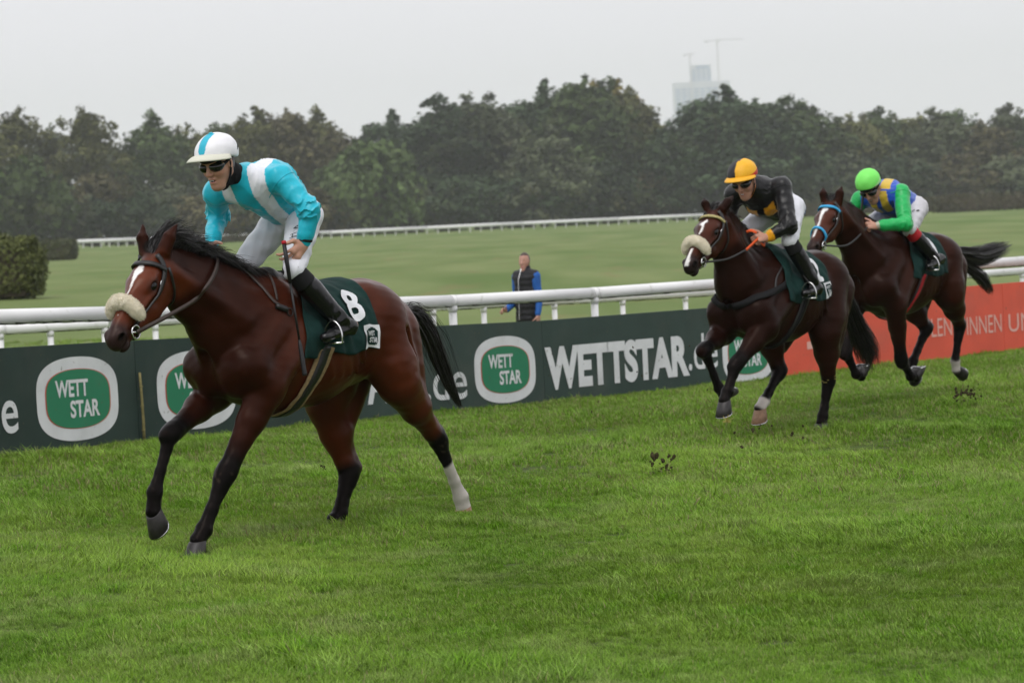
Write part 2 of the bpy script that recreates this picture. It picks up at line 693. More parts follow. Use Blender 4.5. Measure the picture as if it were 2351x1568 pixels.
def grass_mat(name, blades):
    m = bpy.data.materials.new(name)
    m.use_nodes = True
    t = m.node_tree
    b = t.nodes['Principled BSDF']
    geo = t.nodes.new('ShaderNodeNewGeometry')
    nodes = []

    def noise(scale, vec=None, detail=4):
        n = t.nodes.new('ShaderNodeTexNoise')
        n.inputs['Scale'].default_value = scale
        n.inputs['Detail'].default_value = detail
        t.links.new(vec or geo.outputs['Position'], n.inputs['Vector'])
        return n.outputs['Fac']

    def mix(fac, a, b_, lo=0.3, hi=0.7):
        mr = t.nodes.new('ShaderNodeMapRange')
        mr.inputs['From Min'].default_value = lo
        mr.inputs['From Max'].default_value = hi
        t.links.new(fac, mr.inputs['Value'])
        x = t.nodes.new('ShaderNodeMix')
        x.data_type = 'RGBA'
        t.links.new(mr.outputs[0], x.inputs['Factor'])
        for s, v in (('A', a), ('B', b_)):
            if isinstance(v, tuple):
                x.inputs[s].default_value = (*v, 1)
            else:
                t.links.new(v, x.inputs[s])
        return x.outputs['Result']
    mp = t.nodes.new('ShaderNodeMapping')
    mp.inputs['Scale'].default_value = (1, .35, 1)
    mp.inputs['Rotation'].default_value = (0, 0, math.radians(38))
    t.links.new(geo.outputs['Position'], mp.inputs[0])
    track = mix(noise(.55, mp.outputs[0]), (.104, .216, .012), (.200, .312, .038), .36, .64)
    track = mix(noise(2.6), track, (.115, .255, .008), .48, .70)
    track = mix(noise(1.5), track, (.235, .300, .090), .54, .74)
    track = mix(noise(7.0), track, (.23, .36, .07), .62, .84)
    if blades:
        oi = t.nodes.new('ShaderNodeObjectInfo')
        track = mix(oi.outputs['Random'], track, (.27, .40, .09), .68, 1.2)
        at = t.nodes.new('ShaderNodeAttribute')
        at.attribute_name = 'dry'
        track = mix(at.outputs['Fac'], track, (.28, .26, .12), 0, 1)
        tn = t.nodes.new('ShaderNodeAttribute')
        tn.attribute_name = 'tone'
        vm = t.nodes.new('ShaderNodeVectorMath')
        vm.operation = 'SCALE'
        t.links.new(track, vm.inputs[0])
        t.links.new(tn.outputs['Fac'], vm.inputs['Scale'])
        col = vm.outputs[0]
        b.inputs['Roughness'].default_value = .5
        b.inputs['Specular IOR Level'].default_value = .14
        tr = t.nodes.new('ShaderNodeBsdfTranslucent')
        ms = t.nodes.new('ShaderNodeMixShader')
        ms.inputs[0].default_value = .3
        t.links.new(col, tr.inputs[0])
        t.links.new(b.outputs[0], ms.inputs[1])
        t.links.new(tr.outputs[0], ms.inputs[2])
        t.links.new(ms.outputs[0], t.nodes['Material Output'].inputs[0])
    else:
        mp2 = t.nodes.new('ShaderNodeMapping')
        mp2.inputs['Scale'].default_value = (.5, .11, 1)
        t.links.new(geo.outputs['Position'], mp2.inputs[0])
        inf = mix(noise(.5, mp2.outputs[0]), (.112, .162, .046), (.168, .208, .076), .35, .65)
        inf = mix(noise(1.3, mp2.outputs[0]), inf, (.19, .165, .072), .58, .76)
        inf = mix(noise(.16, mp2.outputs[0]), inf, (.080, .140, .028), .50, .70)
        at = t.nodes.new('ShaderNodeAttribute')
        at.attribute_name = 'infield'
        soil = mix(noise(5.0), (.075, .115, .022), (.045, .055, .020), .3, .75)
        col = mix(at.outputs['Fac'], soil, inf, 0, 1)
        b.inputs['Roughness'].default_value = .85
        b.inputs['Specular IOR Level'].default_value = .1
        bp = t.nodes.new('ShaderNodeBump')
        bp.inputs['Strength'].default_value = .7
        bp.inputs['Distance'].default_value = .05
        t.links.new(noise(18.0), bp.inputs['Height'])
        t.links.new(bp.outputs[0], b.inputs['Normal'])
    t.links.new(col, b.inputs['Base Color'])
    return m


M_GROUND = grass_mat('turf', False)
M_BLADE = grass_mat('grass_blade', True)

_ang = np.radians(np.concatenate([np.linspace(-180, -40, 30, endpoint=False), np.linspace(-40, -16, 30, endpoint=False), np.linspace(-16, 16, 130, endpoint=False), np.linspace(16, 40, 30, endpoint=False), np.linspace(40, 180, 30, endpoint=False)]))
_rad = np.concatenate([[0.0], np.geomspace(2, 9, 10, endpoint=False), np.geomspace(9, 60, 110, endpoint=False), np.geomspace(60, 700, 90, endpoint=False), np.geomspace(700, 9000, 24)])
na, nr = len(_ang), len(_rad)
gx = (_rad[:, None] * np.sin(_ang)).ravel()
gy = (_rad[:, None] * np.cos(_ang)).ravel()
gz = ground_z(gx, gy)
_i, _j = np.meshgrid(np.arange(nr - 1), np.arange(na), indexing='ij')
_j2 = (_j + 1) % na
gf = np.stack([_i * na + _j, (_i + 1) * na + _j, (_i + 1) * na + _j2, _i * na + _j2], -1).reshape(-1, 4)[:, ::-1]
ground = new_mesh('ground', np.stack([gx, gy, gz], 1), gf, M_GROUND)
_a = ground.data.attributes.new('infield', 'FLOAT', 'POINT')
_a.data.foreach_set('value', np.clip(side(gx, gy) / 1.5, 0, 1).astype(np.float32))
tag(ground, 'flat green racecourse turf running back to the trees', None, None, 'structure')


# grass blades: a few small tufts set out thousands of times over the near turf
def tuft_mesh(seed, n, h0, h1, lean, spread, w):
    r = np.random.default_rng(seed)
    V, F, dry, tone = [], [], [], []
    for i in range(n):
        a = r.uniform(0, 6.283)
        q = spread * math.sqrt(r.uniform())
        base = np.array([q * math.cos(a), q * math.sin(a), -.008])
        h = r.uniform(h0, h1)
        la = r.normal(0.6, 1.1)
        d = np.array([math.cos(la), math.sin(la), 0]) * h * lean * r.uniform(.3, 1.3)
        s = np.array([-math.sin(la + r.uniform(-.6, .6)), math.cos(la), 0]) * w * r.uniform(.7, 1.2)
        p1 = base + np.array([0, 0, h * .55]) + d * .35
        p2 = base + np.array([0, 0, h * r.uniform(.75, .98)]) + d
        k = len(V)
        V += [base - s, base + s, p1 + s * .8, p1 - s * .8, p2]
        F += [(k, k + 1, k + 2, k + 3), (k + 3, k + 2, k + 4)]
        dry += [float(r.uniform() < .06)] * 5
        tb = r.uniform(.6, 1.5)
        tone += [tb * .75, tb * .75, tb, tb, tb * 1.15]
    me = bpy.data.meshes.new('grass_tuft')
    me.from_pydata([tuple(v) for v in V], [], F)
    at = me.attributes.new('dry', 'FLOAT', 'POINT')
    at.data.foreach_set('value', np.array(dry, np.float32))
    at = me.attributes.new('tone', 'FLOAT', 'POINT')
    at.data.foreach_set('value', np.array(tone, np.float32))
    me.materials.append(M_BLADE)
    me.update()
    return bpy.data.objects.new('grass_tuft', me)


def scatter(name, pts, rot, scl, src, label):
    me = bpy.data.meshes.new(name)
    me.vertices.add(len(pts))
    me.vertices.foreach_set('co', pts.astype(np.float32).ravel())
    a = me.attributes.new('rot', 'FLOAT_VECTOR', 'POINT')
    a.data.foreach_set('vector', rot.astype(np.float32).ravel())
    a = me.attributes.new('scl', 'FLOAT', 'POINT')
    a.data.foreach_set('value', scl.astype(np.float32))
    ob = bpy.data.objects.new(name, me)
    COL.objects.link(ob)
    ng = bpy.data.node_groups.new(name, 'GeometryNodeTree')
    ng.interface.new_socket('Geometry', in_out='INPUT', socket_type='NodeSocketGeometry')
    ng.interface.new_socket('Geometry', in_out='OUTPUT', socket_type='NodeSocketGeometry')
    gi, go = ng.nodes.new('NodeGroupInput'), ng.nodes.new('NodeGroupOutput')
    iop = ng.nodes.new('GeometryNodeInstanceOnPoints')
    oi = ng.nodes.new('GeometryNodeObjectInfo')
    oi.inputs['Object'].default_value = src
    r = ng.nodes.new('GeometryNodeInputNamedAttribute')
    r.data_type = 'FLOAT_VECTOR'
    r.inputs['Name'].default_value = 'rot'
    s = ng.nodes.new('GeometryNodeInputNamedAttribute')
    s.data_type = 'FLOAT'
    s.inputs['Name'].default_value = 'scl'
    ng.links.new(gi.outputs[0], iop.inputs['Points'])
    ng.links.new(oi.outputs['Geometry'], iop.inputs['Instance'])
    ng.links.new(r.outputs['Attribute'], iop.inputs['Rotation'])
    ng.links.new(s.outputs['Attribute'], iop.inputs['Scale'])
    ng.links.new(iop.outputs[0], go.inputs[0])
    md = ob.modifiers.new('scatter', 'NODES')
    md.node_group = ng
    tag(ob, label, 'grass', None, 'stuff')
    return ob


_hr = np.random.default_rng(55)
HOLES = [(-1.80, 15.33, .15), (2.47, 22.62, .20)]
for _ in range(60):
    _y = math.sqrt(_hr.uniform(100, 24 ** 2))
    HOLES.append((_hr.uniform(-1, 1) * _y * .19, _y, _hr.uniform(.05, .12)))


def sow(n, y0, y1, xm, src, smin, smax, seed, name, label, where=None):
    r = np.random.default_rng(seed)
    y = np.sqrt(r.uniform(y0 ** 2, y1 ** 2, n))
    x = r.uniform(-1, 1, n) * (y * 0.186 + xm)
    if where is not None:
        k = where(x, y)
        x, y = x[k], y[k]
    k = np.ones(len(x), bool)
    for hx, hy, hr in HOLES:                      # hoof marks and trodden hollows
        k &= (x - hx) ** 2 + ((y - hy) * .8) ** 2 > (hr * r.uniform(.6, 1.15, len(x))) ** 2
    x, y = x[k], y[k]
    # tussocks: taller where a slow wave says so
    hmul = 1 + .45 * (np.sin(x * 2.1 + 1.3 * np.sin(y * 1.7)) * np.sin(y * 1.5 + x * .8)) + .2 * np.sin(x * 7 + 2 * np.sin(y * 5)) * np.sin(y * 6.1)
    pts = np.stack([x, y, ground_z(x, y)], 1)
    flow = 0.8 * np.sin(x * .9 + y * .5) + 0.8 * np.sin(y * 1.1 - x * .4)
    rot = np.stack([r.normal(0, .16, len(x)), r.normal(0, .16, len(x)), r.normal(0, 1.0, len(x)) + flow + 2.4], 1)
    return scatter(name, pts, rot, r.uniform(smin, smax, len(x)) * hmul, src, label)


def on_track(x, y):
    return side(x, y) < -.05


TUFTS = [tuft_mesh(11, 34, .025, .050, .8, .05, .0019), tuft_mesh(12, 36, .025, .062, 1.0, .055, .0020), tuft_mesh(13, 26, .03, .058, .6, .045, .0019)]
FAR_TUFT = tuft_mesh(14, 32, .03, .062, .7, .09, .0032)
sow(29000, 9.5, 17, 1.2, TUFTS[0], .7, 1.15, 1, 'grass', 'short green grass of the near turf', on_track)
sow(26000, 9.5, 18, 1.2, TUFTS[1], .6, 1.05, 2, 'grass', 'longer bent grass mixed into the near turf', on_track)
sow(16500, 9.5, 19, 1.2, TUFTS[2], .6, 1.1, 3, 'grass', 'upright grass mixed into the near turf', on_track)
sow(46000, 15.5, 37, 1.0, FAR_TUFT, .6, 1.1, 4, 'grass', 'green grass of the farther track up to the boards', on_track)


LONG = tuft_mesh(15, 46, .045, .085, 1.1, .06, .0021)
LOW = tuft_mesh(16, 40, .018, .036, 1.2, .07, .0021)


def clump(x, y):
    r = np.random.default_rng(9)
    q = np.sin(x * 1.9 + 1.7 * np.sin(y * 1.2)) + np.sin(y * 2.3 + 1.9 * np.sin(x * 1.6 + 2)) + .8 * np.sin(x * 5.1 + y * 3.7 + 2 * np.sin(y * 4)) + r.normal(0, .35, len(x))
    return on_track(x, y) & (q > 1.15)


sow(24000, 9.5, 24, .7, LONG, .7, 1.1, 21, 'grass', 'tussocks of longer grass standing out of the turf', clump)
sow(16000, 9.5, 20, .7, LOW, .8, 1.3, 22, 'grass', 'flattened pale grass trodden into the turf', on_track)


def behind(x, y):
    s = side(x, y)
    return (s > .1)


sow(12000, 22, 60, 1.0, FAR_TUFT, .7, 1.25, 5, 'grass', 'grass of the infield behind the white rails', behind)
# long uncut grass along the foot of the boards
_us = rng.uniform(-500, 2700, 3600)
_bk = -np.abs(rng.normal(0, .07, len(_us))) - .015
_p = np.array([fence_point(u, b) for u, b in zip(_us, _bk)])
_p[:, 2] = ground_z(_p[:, 0], _p[:, 1])
scatter('grass', _p, np.stack([rng.normal(0, .2, len(_us)), rng.normal(0, .2, len(_us)), rng.uniform(0, 6.28, len(_us))], 1), rng.uniform(.4, .95, len(_us)) * (1 + .5 * np.sin(_us * .03) * np.sin(_us * .011)), FAR_TUFT,
        'long uncut grass along the foot of the boards')

# ------------------------------------------------------------------ advertising boards
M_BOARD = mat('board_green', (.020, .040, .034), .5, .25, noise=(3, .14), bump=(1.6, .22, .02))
M_BOARD_PALE = mat('board_green_pale', (.034, .058, .050), .5, .25, noise=(3, .14), bump=(1.6, .22, .02))  # paler green for the two right-hand green boards
M_RED = mat('board_red', (.70, .100, .055), .5, .4, noise=(2.5, .10), bump=(2.0, .08, .01))
M_PRINT = mat('print_white', (.72, .73, .75), .5, .4, noise=(6, .06))
M_LOGO = mat('print_green', (.012, .20, .095), .5, .4, noise=(4, .06))
M_LOGO_RED = mat('print_red', (.55, .12, .08), .5, .4)
M_PALE = mat('print_pale', (.74, .42, .36), .5, .4)
M_STAKE = mat('stake_wood', (.22, .19, .08), .8, .2, noise=(25, .4))
BOARD_H = .90
for _m in (M_BOARD, M_BOARD_PALE, M_RED, M_PRINT, M_LOGO):
    dirty(_m, 22, .66, .72, (.10, .085, .05), .7)
    dirty(_m, 1.7, .50, .75, (.13, .13, .11), .22)


def lens_shape(w, h, n=64, p=2.6):
    """a badge: straight top and bottom, bulging sides"""
    out = []
    for k in range(n):
        a = 2 * math.pi * k / n
        c, s = math.cos(a), math.sin(a)
        x = abs(c) ** (2 / 2.2) * w / 2 * (1 if c > 0 else -1)
        y = abs(s) ** (2 / 3.4) * h / 2 * (1 if s > 0 else -1)
        out.append((x, y))
    return out


class Board:
    def __init__(s, u0, u1, label, m, gap=.006):
        s.a, s.b = fence_point(u0), fence_point(u1)
        d = s.b - s.a
        d[2] = 0
        s.L = np.linalg.norm(d)
        s.t = d / s.L
        s.n = np.array([s.t[1], -s.t[0], 0])          # towards the track
        s.slope = (s.b[2] - s.a[2]) / s.L
        s.root = empty('advertising_board', tuple(s.a), math.atan2(s.t[1], s.t[0]))
        mb = MB()
        g = gap / 2
        z = lambda x: s.slope * x
        v = [(g, 0, z(g) - .12), (s.L - g, 0, z(s.L) - .12), (s.L - g, 0, z(s.L) + BOARD_H), (g, 0, z(g) + BOARD_H)]
        v += [(x, .03, zz) for x, _, zz in v]
        mb.add(v, [(0, 1, 2, 3), (7, 6, 5, 4), (0, 4, 5, 1), (1, 5, 6, 2), (2, 6, 7, 3), (3, 7, 4, 0)])
        p = mb.build('panel', m, s.root)
        tag(s.root, label, 'advertising board', 'advertising boards along the rail')
        for x in np.arange(.5, s.L, 1.15):             # props behind
            mb = MB()
            mb.tube([(x, .06, z(x) - .1), (x, .06, z(x) + .80)], .022, 8)
            mb.tube([(x, .06, z(x) + .70), (x, .36, z(x) - .02)], .016, 8)
            mb.build('prop', M_POST, s.root)

    def loc(s, u, v):
        d = sight(u, v)
        k = ((s.a - _o) @ s.n) / (d @ s.n)
        p = _o + d * k
        x = (p - s.a) @ s.t
        return x, p[2] - s.a[2] - s.slope * x

    def put(s, name, co, fc, m, x, z, lift, parent=None):
        v = [(x + c[0], -lift, z + c[1] + s.slope * (x + c[0])) for c in co]
        return new_mesh(name, v, fc, m, parent or s.root, False)

    def word(s, txt, x, z, h, m=None, bold=.02, xs=1.0, lift=.006, parent=None, width=None, name='lettering'):
        co, tr = word_mesh(txt, h, bold, xs)
        if width:
            co[:, 0] *= width / (co[:, 0].max() - co[:, 0].min())
        return s.put(name, co, [tuple(t) for t in tr], m or M_PRINT, x, z, lift, parent)

    def logo(s, x, z, w=1.2, h=.70):
        o = lens_shape(w, h)
        base = s.put('emblem', o, [tuple(range(len(o)))], M_PRINT, x, z, .003)
        o = lens_shape(w * .80, h * .715)
        s.put('emblem_line', o, [tuple(range(len(o)))], M_LOGO_RED, x, z, .005, base)
        o = lens_shape(w * .775, h * .70)
        s.put('emblem_field', o, [tuple(range(len(o)))], M_LOGO, x, z, .007, base)
        s.word('WETT', x - .08 * w, z + .035 * h, h * .20, bold=.03, lift=.010, parent=base, width=w * .40)
        s.word('STAR', x + .07 * w, z - .215 * h, h * .20, bold=.03, lift=.010, parent=base, width=w * .36)


M_POST = mat('post_white', (.66, .66, .64), .5, .4, noise=(8, .12))
b1 = Board(-400, 308, 'dark green board at the left edge ending in the letter e and a white-ringed badge', M_BOARD)
x, z = b1.loc(179, 912)
b1.logo(x, z - .01, 1.24)
x0, z0 = b1.loc(38, 948)
b1.word('.de', x0 - .30, z0 - .15, .40, bold=.008, width=.62)
b2 = Board(308, 800, 'dark green board behind the leading horse with a badge partly hidden by its chest', M_BOARD)
x, z = b2.loc(443, 895)
b2.logo(x + .06, z, 1.2)
b2.word('WETTS', x + 1.95, z - .20, .42, bold=.032, width=1.7)
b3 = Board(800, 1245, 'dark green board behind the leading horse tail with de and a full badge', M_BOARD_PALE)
b3.word('TAR', b3.loc(870, 900)[0], .18, .42, bold=.032, width=.95)
x, z = b3.loc(1030, 880)
b3.word('.de', x - .05, z - .16, .42, bold=.008, width=.72)
x, z = b3.loc(1160, 848)
b3.logo(x, z, 1.12)
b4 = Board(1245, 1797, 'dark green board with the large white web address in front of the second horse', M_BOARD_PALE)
x, z = b4.loc(1421, 828)
b4.word('WETTSTAR', x, z - .215, .43, bold=.048, width=2.52)
x, z = b4.loc(1613, 812)
b4.word('.de', x + .0, z - .17, .43, bold=.004, width=.55)
x, z = b4.loc(1718, 822)
b4.logo(x, z + .06, 1.0)
b5 = Board(1797, 2306, 'red board behind the legs of the two trailing horses with pale thin lettering', M_RED)
x, z = b5.loc(1868, 792)
b5.put('small_print', [(-.13, -.045), (.13, -.045), (.13, .045), (-.13, .045)], [(0, 1, 2, 3)], M_PALE, x, z, .004)
x, z = b5.loc(2161, 750)
b5.word('LEN', x, z - .12, .245, bold=.0, m=M_PALE, width=b5.loc(2184, 750)[0] - b5.loc(2137, 750)[0])
b6 = Board(2306, 2900, 'red board at the right edge of the picture with pale thin lettering', M_RED)
x, z = b5.loc(2259, 744)
b5.word('INNEN', x, z - .12, .245, bold=.0, m=M_PALE, width=b5.loc(2299, 744)[0] - b5.loc(2219, 744)[0])
x, z = b6.loc(2342, 738)
b6.word('UN', x, z - .12, .245, bold=.0, m=M_PALE, width=b6.loc(2369, 738)[0] - b6.loc(2315, 738)[0])
# thin cane standing in the joint between the first two boards
cane_p = fence_point(312, -.03)
mb = MB()
mb.tube([(0, 0, -.05), (.004, 0, .2), (0, 0, .42), (-.006, 0, .62)], [.014, .013, .012, .011], 8)
for zz in (.12, .33, .5):
    mb.tube([(0, 0, zz - .006), (0, 0, zz + .006)], .0165, 8)
cane = mb.build('cane', M_STAKE, None, True)
cane.location = tuple(cane_p)
tag(cane, 'thin greenish cane stuck in the joint between two green boards', 'stake')

# ------------------------------------------------------------------ rails
def rail_mat(name, base):
    m = mat(name, base, .38, .45, noise=(3, .05))
    t = m.node_tree
    b = t.nodes['Principled BSDF']
    src = b.inputs['Base Color'].links[0].from_socket
    geo = t.nodes.new('ShaderNodeTexCoord')
    n1 = t.nodes.new('ShaderNodeTexNoise')
    n1.inputs['Scale'].default_value = 9
    n1.inputs['Detail'].default_value = 6
    t.links.new(geo.outputs['Object'], n1.inputs['Vector'])
    mr = t.nodes.new('ShaderNodeMapRange')
    mr.inputs['From Min'].default_value = .60
    mr.inputs['From Max'].default_value = .78
    mr.inputs['To Max'].default_value = .55
    t.links.new(n1.outputs['Fac'], mr.inputs['Value'])
    x = t.nodes.new('ShaderNodeMix')
    x.data_type = 'RGBA'
    x.inputs['B'].default_value = (.30, .31, .22, 1)
    t.links.new(mr.outputs[0], x.inputs['Factor'])
    t.links.new(src, x.inputs['A'])
    t.links.new(x.outputs['Result'], b.inputs['Base Color'])
    return m


M_RAIL = rail_mat('rail_white', (.80, .80, .80))
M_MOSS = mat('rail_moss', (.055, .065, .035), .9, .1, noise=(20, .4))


def rail(name, pts, hts, rad, post_at, post_w, label, group, moss=True, seg=2.6):
    root = empty(name, tuple(pts[0]))
    o = np.array(pts[0])
    P = [np.array(p) for p in pts]
    for i in range(len(P) - 1):
        a, b = P[i] - o, P[i + 1] - o
        a, b = a + [0, 0, hts], b + [0, 0, hts]
        t = unit(b - a)
        mb = MB()
        mb.tube([a + t * .004, b - t * .004], rad, 20)
        beam = mb.build('beam', M_RAIL, root, True)
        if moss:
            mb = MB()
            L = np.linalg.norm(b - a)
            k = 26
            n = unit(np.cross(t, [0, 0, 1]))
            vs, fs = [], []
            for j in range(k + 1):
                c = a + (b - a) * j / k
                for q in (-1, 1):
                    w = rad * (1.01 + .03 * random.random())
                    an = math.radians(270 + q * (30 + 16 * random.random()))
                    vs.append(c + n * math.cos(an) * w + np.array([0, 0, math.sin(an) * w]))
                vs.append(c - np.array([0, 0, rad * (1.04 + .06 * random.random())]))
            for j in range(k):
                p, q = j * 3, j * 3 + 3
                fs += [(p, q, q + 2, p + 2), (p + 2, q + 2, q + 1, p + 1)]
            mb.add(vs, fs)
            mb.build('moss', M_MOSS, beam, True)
            mb = MB()
            mb.tube([b - t * .05, b + t * .05], rad * 1.035, 20)
            mb.build('sleeve', M_RAIL, root, True)
    for p in post_at:
        q = np.array(p) - o
        mb = MB()
        mb.tube([q + [0, 0, -.2], q + [0, 0, hts - rad * .8]], post_w / 2, 12)
        if moss:
            mb.tube([q + [0, 0, hts - rad - .05], q + [0, 0, hts - rad * .75]], post_w * .60, 12)
        mb.build('post', M_RAIL, root, True)
    tag(root, label, 'rail', group)
    return root


def along(us, back, z=None):
    return [fence_point(u, back) for u in us]


_post_u = [-500, -330, -120, 130, 424, 800, 1173, 1487, 1830, 2160, 2480, 2800]
rail('running_rail', along(_post_u, .75), 1.14, .065, along(_post_u, .75), .085, 'thick white plastic running rail directly behind the advertising boards', 'white rails')
_r2 = [survey(u, v, d) for u, v, d in ((-450, 782, 31), (0, 757, 32.2), (500, 729, 34), (1003, 703, 36), (1320, 688, 38), (1640, 670, 40), (2000, 647, 43), (2351, 622, 46), (2800, 594, 50))]
_h2 = 1.13
_r2 = [p - np.array([0, 0, _h2]) for p in _r2]
_posts2 = []
for u in (-330, -220, -110, 0, 110, 232, 350, 470, 600, 730, 860, 993, 1106, 1270, 1425, 1570, 1720, 1870, 2010, 2150, 2258, 2345, 2450):
    i = max(k for k in range(len(_r2)) if True and (-450, 0, 500, 1003, 1320, 1640, 2000, 2351, 2800)[k] <= u)
    uu = (-450, 0, 500, 1003, 1320, 1640, 2000, 2351, 2800)
    i = min(i, len(_r2) - 2)
    f = (u - uu[i]) / (uu[i + 1] - uu[i])
    _posts2.append(_r2[i] * (1 - f) + _r2[i + 1] * f)
rail('inner_rail', _r2, _h2, .058, _posts2, .07, 'second white rail standing lower behind the thick running rail', 'white rails')
# the far rail across the infield
_uu = [150, 330, 560, 760, 980, 1200, 1420, 1620]
_vv = [556, 549, 541, 534, 523.5, 513, 503, 494]
_dd = [410, 420, 430, 440, 450, 460, 470, 480]
_r3 = [survey(u, v, d) for u, v, d in zip(_uu, _vv, _dd)]
_p3 = []
for i in range(len(_r3) - 1):
    for f in np.linspace(0, 1, 9, endpoint=False):
        _p3.append(_r3[i] * (1 - f) + _r3[i + 1] * f - np.array([0, 0, 1.05]))
rail('far_rail', [p - np.array([0, 0, 1.05]) for p in _r3], 1.05, .26, _p3, .16, 'thin white rail crossing the infield in front of the far trees', 'white rails', moss=False)

# ------------------------------------------------------------------ hedges, trees
def leaf_mat(name):
    m = bpy.data.materials.new(name)
    m.use_nodes = True
    t = m.node_tree
    b = t.nodes['Principled BSDF']
    b.inputs['Roughness'].default_value = .7
    b.inputs['Specular IOR Level'].default_value = .15
    oi = t.nodes.new('ShaderNodeObjectInfo')
    at = t.nodes.new('ShaderNodeAttribute')
    at.attribute_name = 'tint'
    mr = t.nodes.new('ShaderNodeMapRange')
    mr.inputs['To Min'].default_value = .55
    mr.inputs['To Max'].default_value = 1.5
    t.links.new(at.outputs['Fac'], mr.inputs['Value'])
    sc = t.nodes.new('ShaderNodeVectorMath')
    sc.operation = 'SCALE'
    t.links.new(oi.outputs['Color'], sc.inputs[0])
    t.links.new(mr.outputs[0], sc.inputs['Scale'])
    # some sprays already turning brown
    geo = t.nodes.new('ShaderNodeTexCoord')
    nz = t.nodes.new('ShaderNodeTexNoise')
    nz.inputs['Scale'].default_value = .22
    nz.inputs['Detail'].default_value = 3
    t.links.new(geo.outputs['Object'], nz.inputs['Vector'])
    m2 = t.nodes.new('ShaderNodeMapRange')
    m2.inputs['From Min'].default_value = .56
    m2.inputs['From Max'].default_value = .74
    m2.inputs['To Max'].default_value = .5
    t.links.new(nz.outputs['Fac'], m2.inputs['Value'])
    x = t.nodes.new('ShaderNodeMix')
    x.data_type = 'RGBA'
    x.inputs['B'].default_value = (.095, .082, .034, 1)
    t.links.new(m2.outputs[0], x.inputs['Factor'])
    t.links.new(sc.outputs[0], x.inputs['A'])
    t.links.new(x.outputs['Result'], b.inputs['Base Color'])
    return m


M_LEAF = leaf_mat('leaves')
M_BARK = mat('bark', (.075, .06, .045), .9, .1, noise=(3, .35))


def leaf_cloud(name, lobes, n, size, seed, fill=.35):
    """leaf sprays spread through and over a set of lobes; positions in metres"""
    r = np.random.default_rng(seed)
    L = np.array([(*c, *rr) for c, rr in lobes], float)
    wt = (L[:, 3] * L[:, 5]) ** 1.0
    k = r.choice(len(L), n, p=wt / wt.sum())
    d = r.normal(size=(n, 3))
    d /= np.linalg.norm(d, axis=1, keepdims=True)
    q = np.where(r.uniform(size=n) < fill, r.uniform(.3, .95, n), np.clip(r.normal(.98, .085, n), .7, 1.10))
    C = L[k, :3] + d * L[k, 3:6] * q[:, None]
    C = C + np.stack([wobble(.45, .9, seed + 300)(C), wobble(.45, .9, seed + 301)(C), wobble(.6, .9, seed + 302)(C)], 1)
    nrm = d + r.normal(0, .45, (n, 3))
    nrm /= np.linalg.norm(nrm, axis=1, keepdims=True)
    a = np.cross(nrm, r.normal(size=(n, 3)))
    a /= np.linalg.norm(a, axis=1, keepdims=True)
    b = np.cross(nrm, a)
    s = (size * r.uniform(.5, 1.3, n))[:, None]
    V = np.stack([C - a * s, C - b * s * .7 + nrm * s * .2, C + a * s, C + b * s * .7 + nrm * s * .2], 1).reshape(-1, 3)
    F = np.arange(n * 4).reshape(-1, 4)
    me = bpy.data.meshes.new(name)
    tint = np.repeat(np.clip(r.normal(.5, .14, n) + (r.uniform(-.32, .32, len(L)))[k], 0, 1), 4)
    return V, F, tint


def crown_mesh(seed, n, w, h, z0, sparse=0.0, size=.42, low=0.12):
    """crown of unit footprint: w wide, h high from z0 up"""
    r = np.random.default_rng(seed)
    lobes = []
    m = 72
    for i in range(m):
        t = r.uniform(0, 1) ** .8
        zz = z0 + h * (low + (1 - low - .12) * t)
        prof = math.sin(math.pi * min(1, (.22 + .78 * t) ** 1.05)) ** .6 if t > 0 else .5
        rad = w / 2 * prof * r.uniform(.2, 1.0)
        a = r.uniform(0, 6.283)
        rr = w * r.uniform(.055, .17) * (1 - .2 * sparse)
        lobes.append(((rad * math.cos(a), rad * math.sin(a), zz), (rr, rr, rr * r.uniform(.65, .95))))
    lobes.append(((0, 0, z0 + h * .5), (w * .33, w * .33, h * .42)) if sparse < .3 else ((0, 0, z0 + h * .6), (w * .2, w * .2, h * .25)))
    for i in range(16):                        # loose boughs that break the outline
        a = r.uniform(0, 6.283)
        t = r.uniform(.45, 1.02)
        q = w / 2 * math.sqrt(max(.03, 1 - t * t)) * r.uniform(.8, 1.15)
        rr = w * r.uniform(.03, .07)
        lobes.append(((q * math.cos(a), q * math.sin(a), z0 + h * t * 1.0), (rr, rr, rr * r.uniform(.8, 1.7))))
    V, F, tint = leaf_cloud('crown', lobes, int(n * (1 - .6 * sparse)), size, seed)
    V[:, 2] = np.maximum(V[:, 2], .1)
    me = bpy.data.meshes.new('crown')
    me.vertices.add(len(V))
    me.vertices.foreach_set('co', V.astype(np.float32).ravel())
    me.loops.add(len(F) * 4)
    me.loops.foreach_set('vertex_index', F.astype(np.int32).ravel())
    me.polygons.add(len(F))
    me.polygons.foreach_set('loop_start', np.arange(0, len(F) * 4, 4, dtype=np.int32))
    me.polygons.foreach_set('loop_total', np.full(len(F), 4, dtype=np.int32))
    me.update(calc_edges=True)
    a = me.attributes.new('tint', 'FLOAT', 'POINT')
    a.data.foreach_set('value', tint.astype(np.float32))
    me.materials.append(M_LEAF)
    return me, lobes


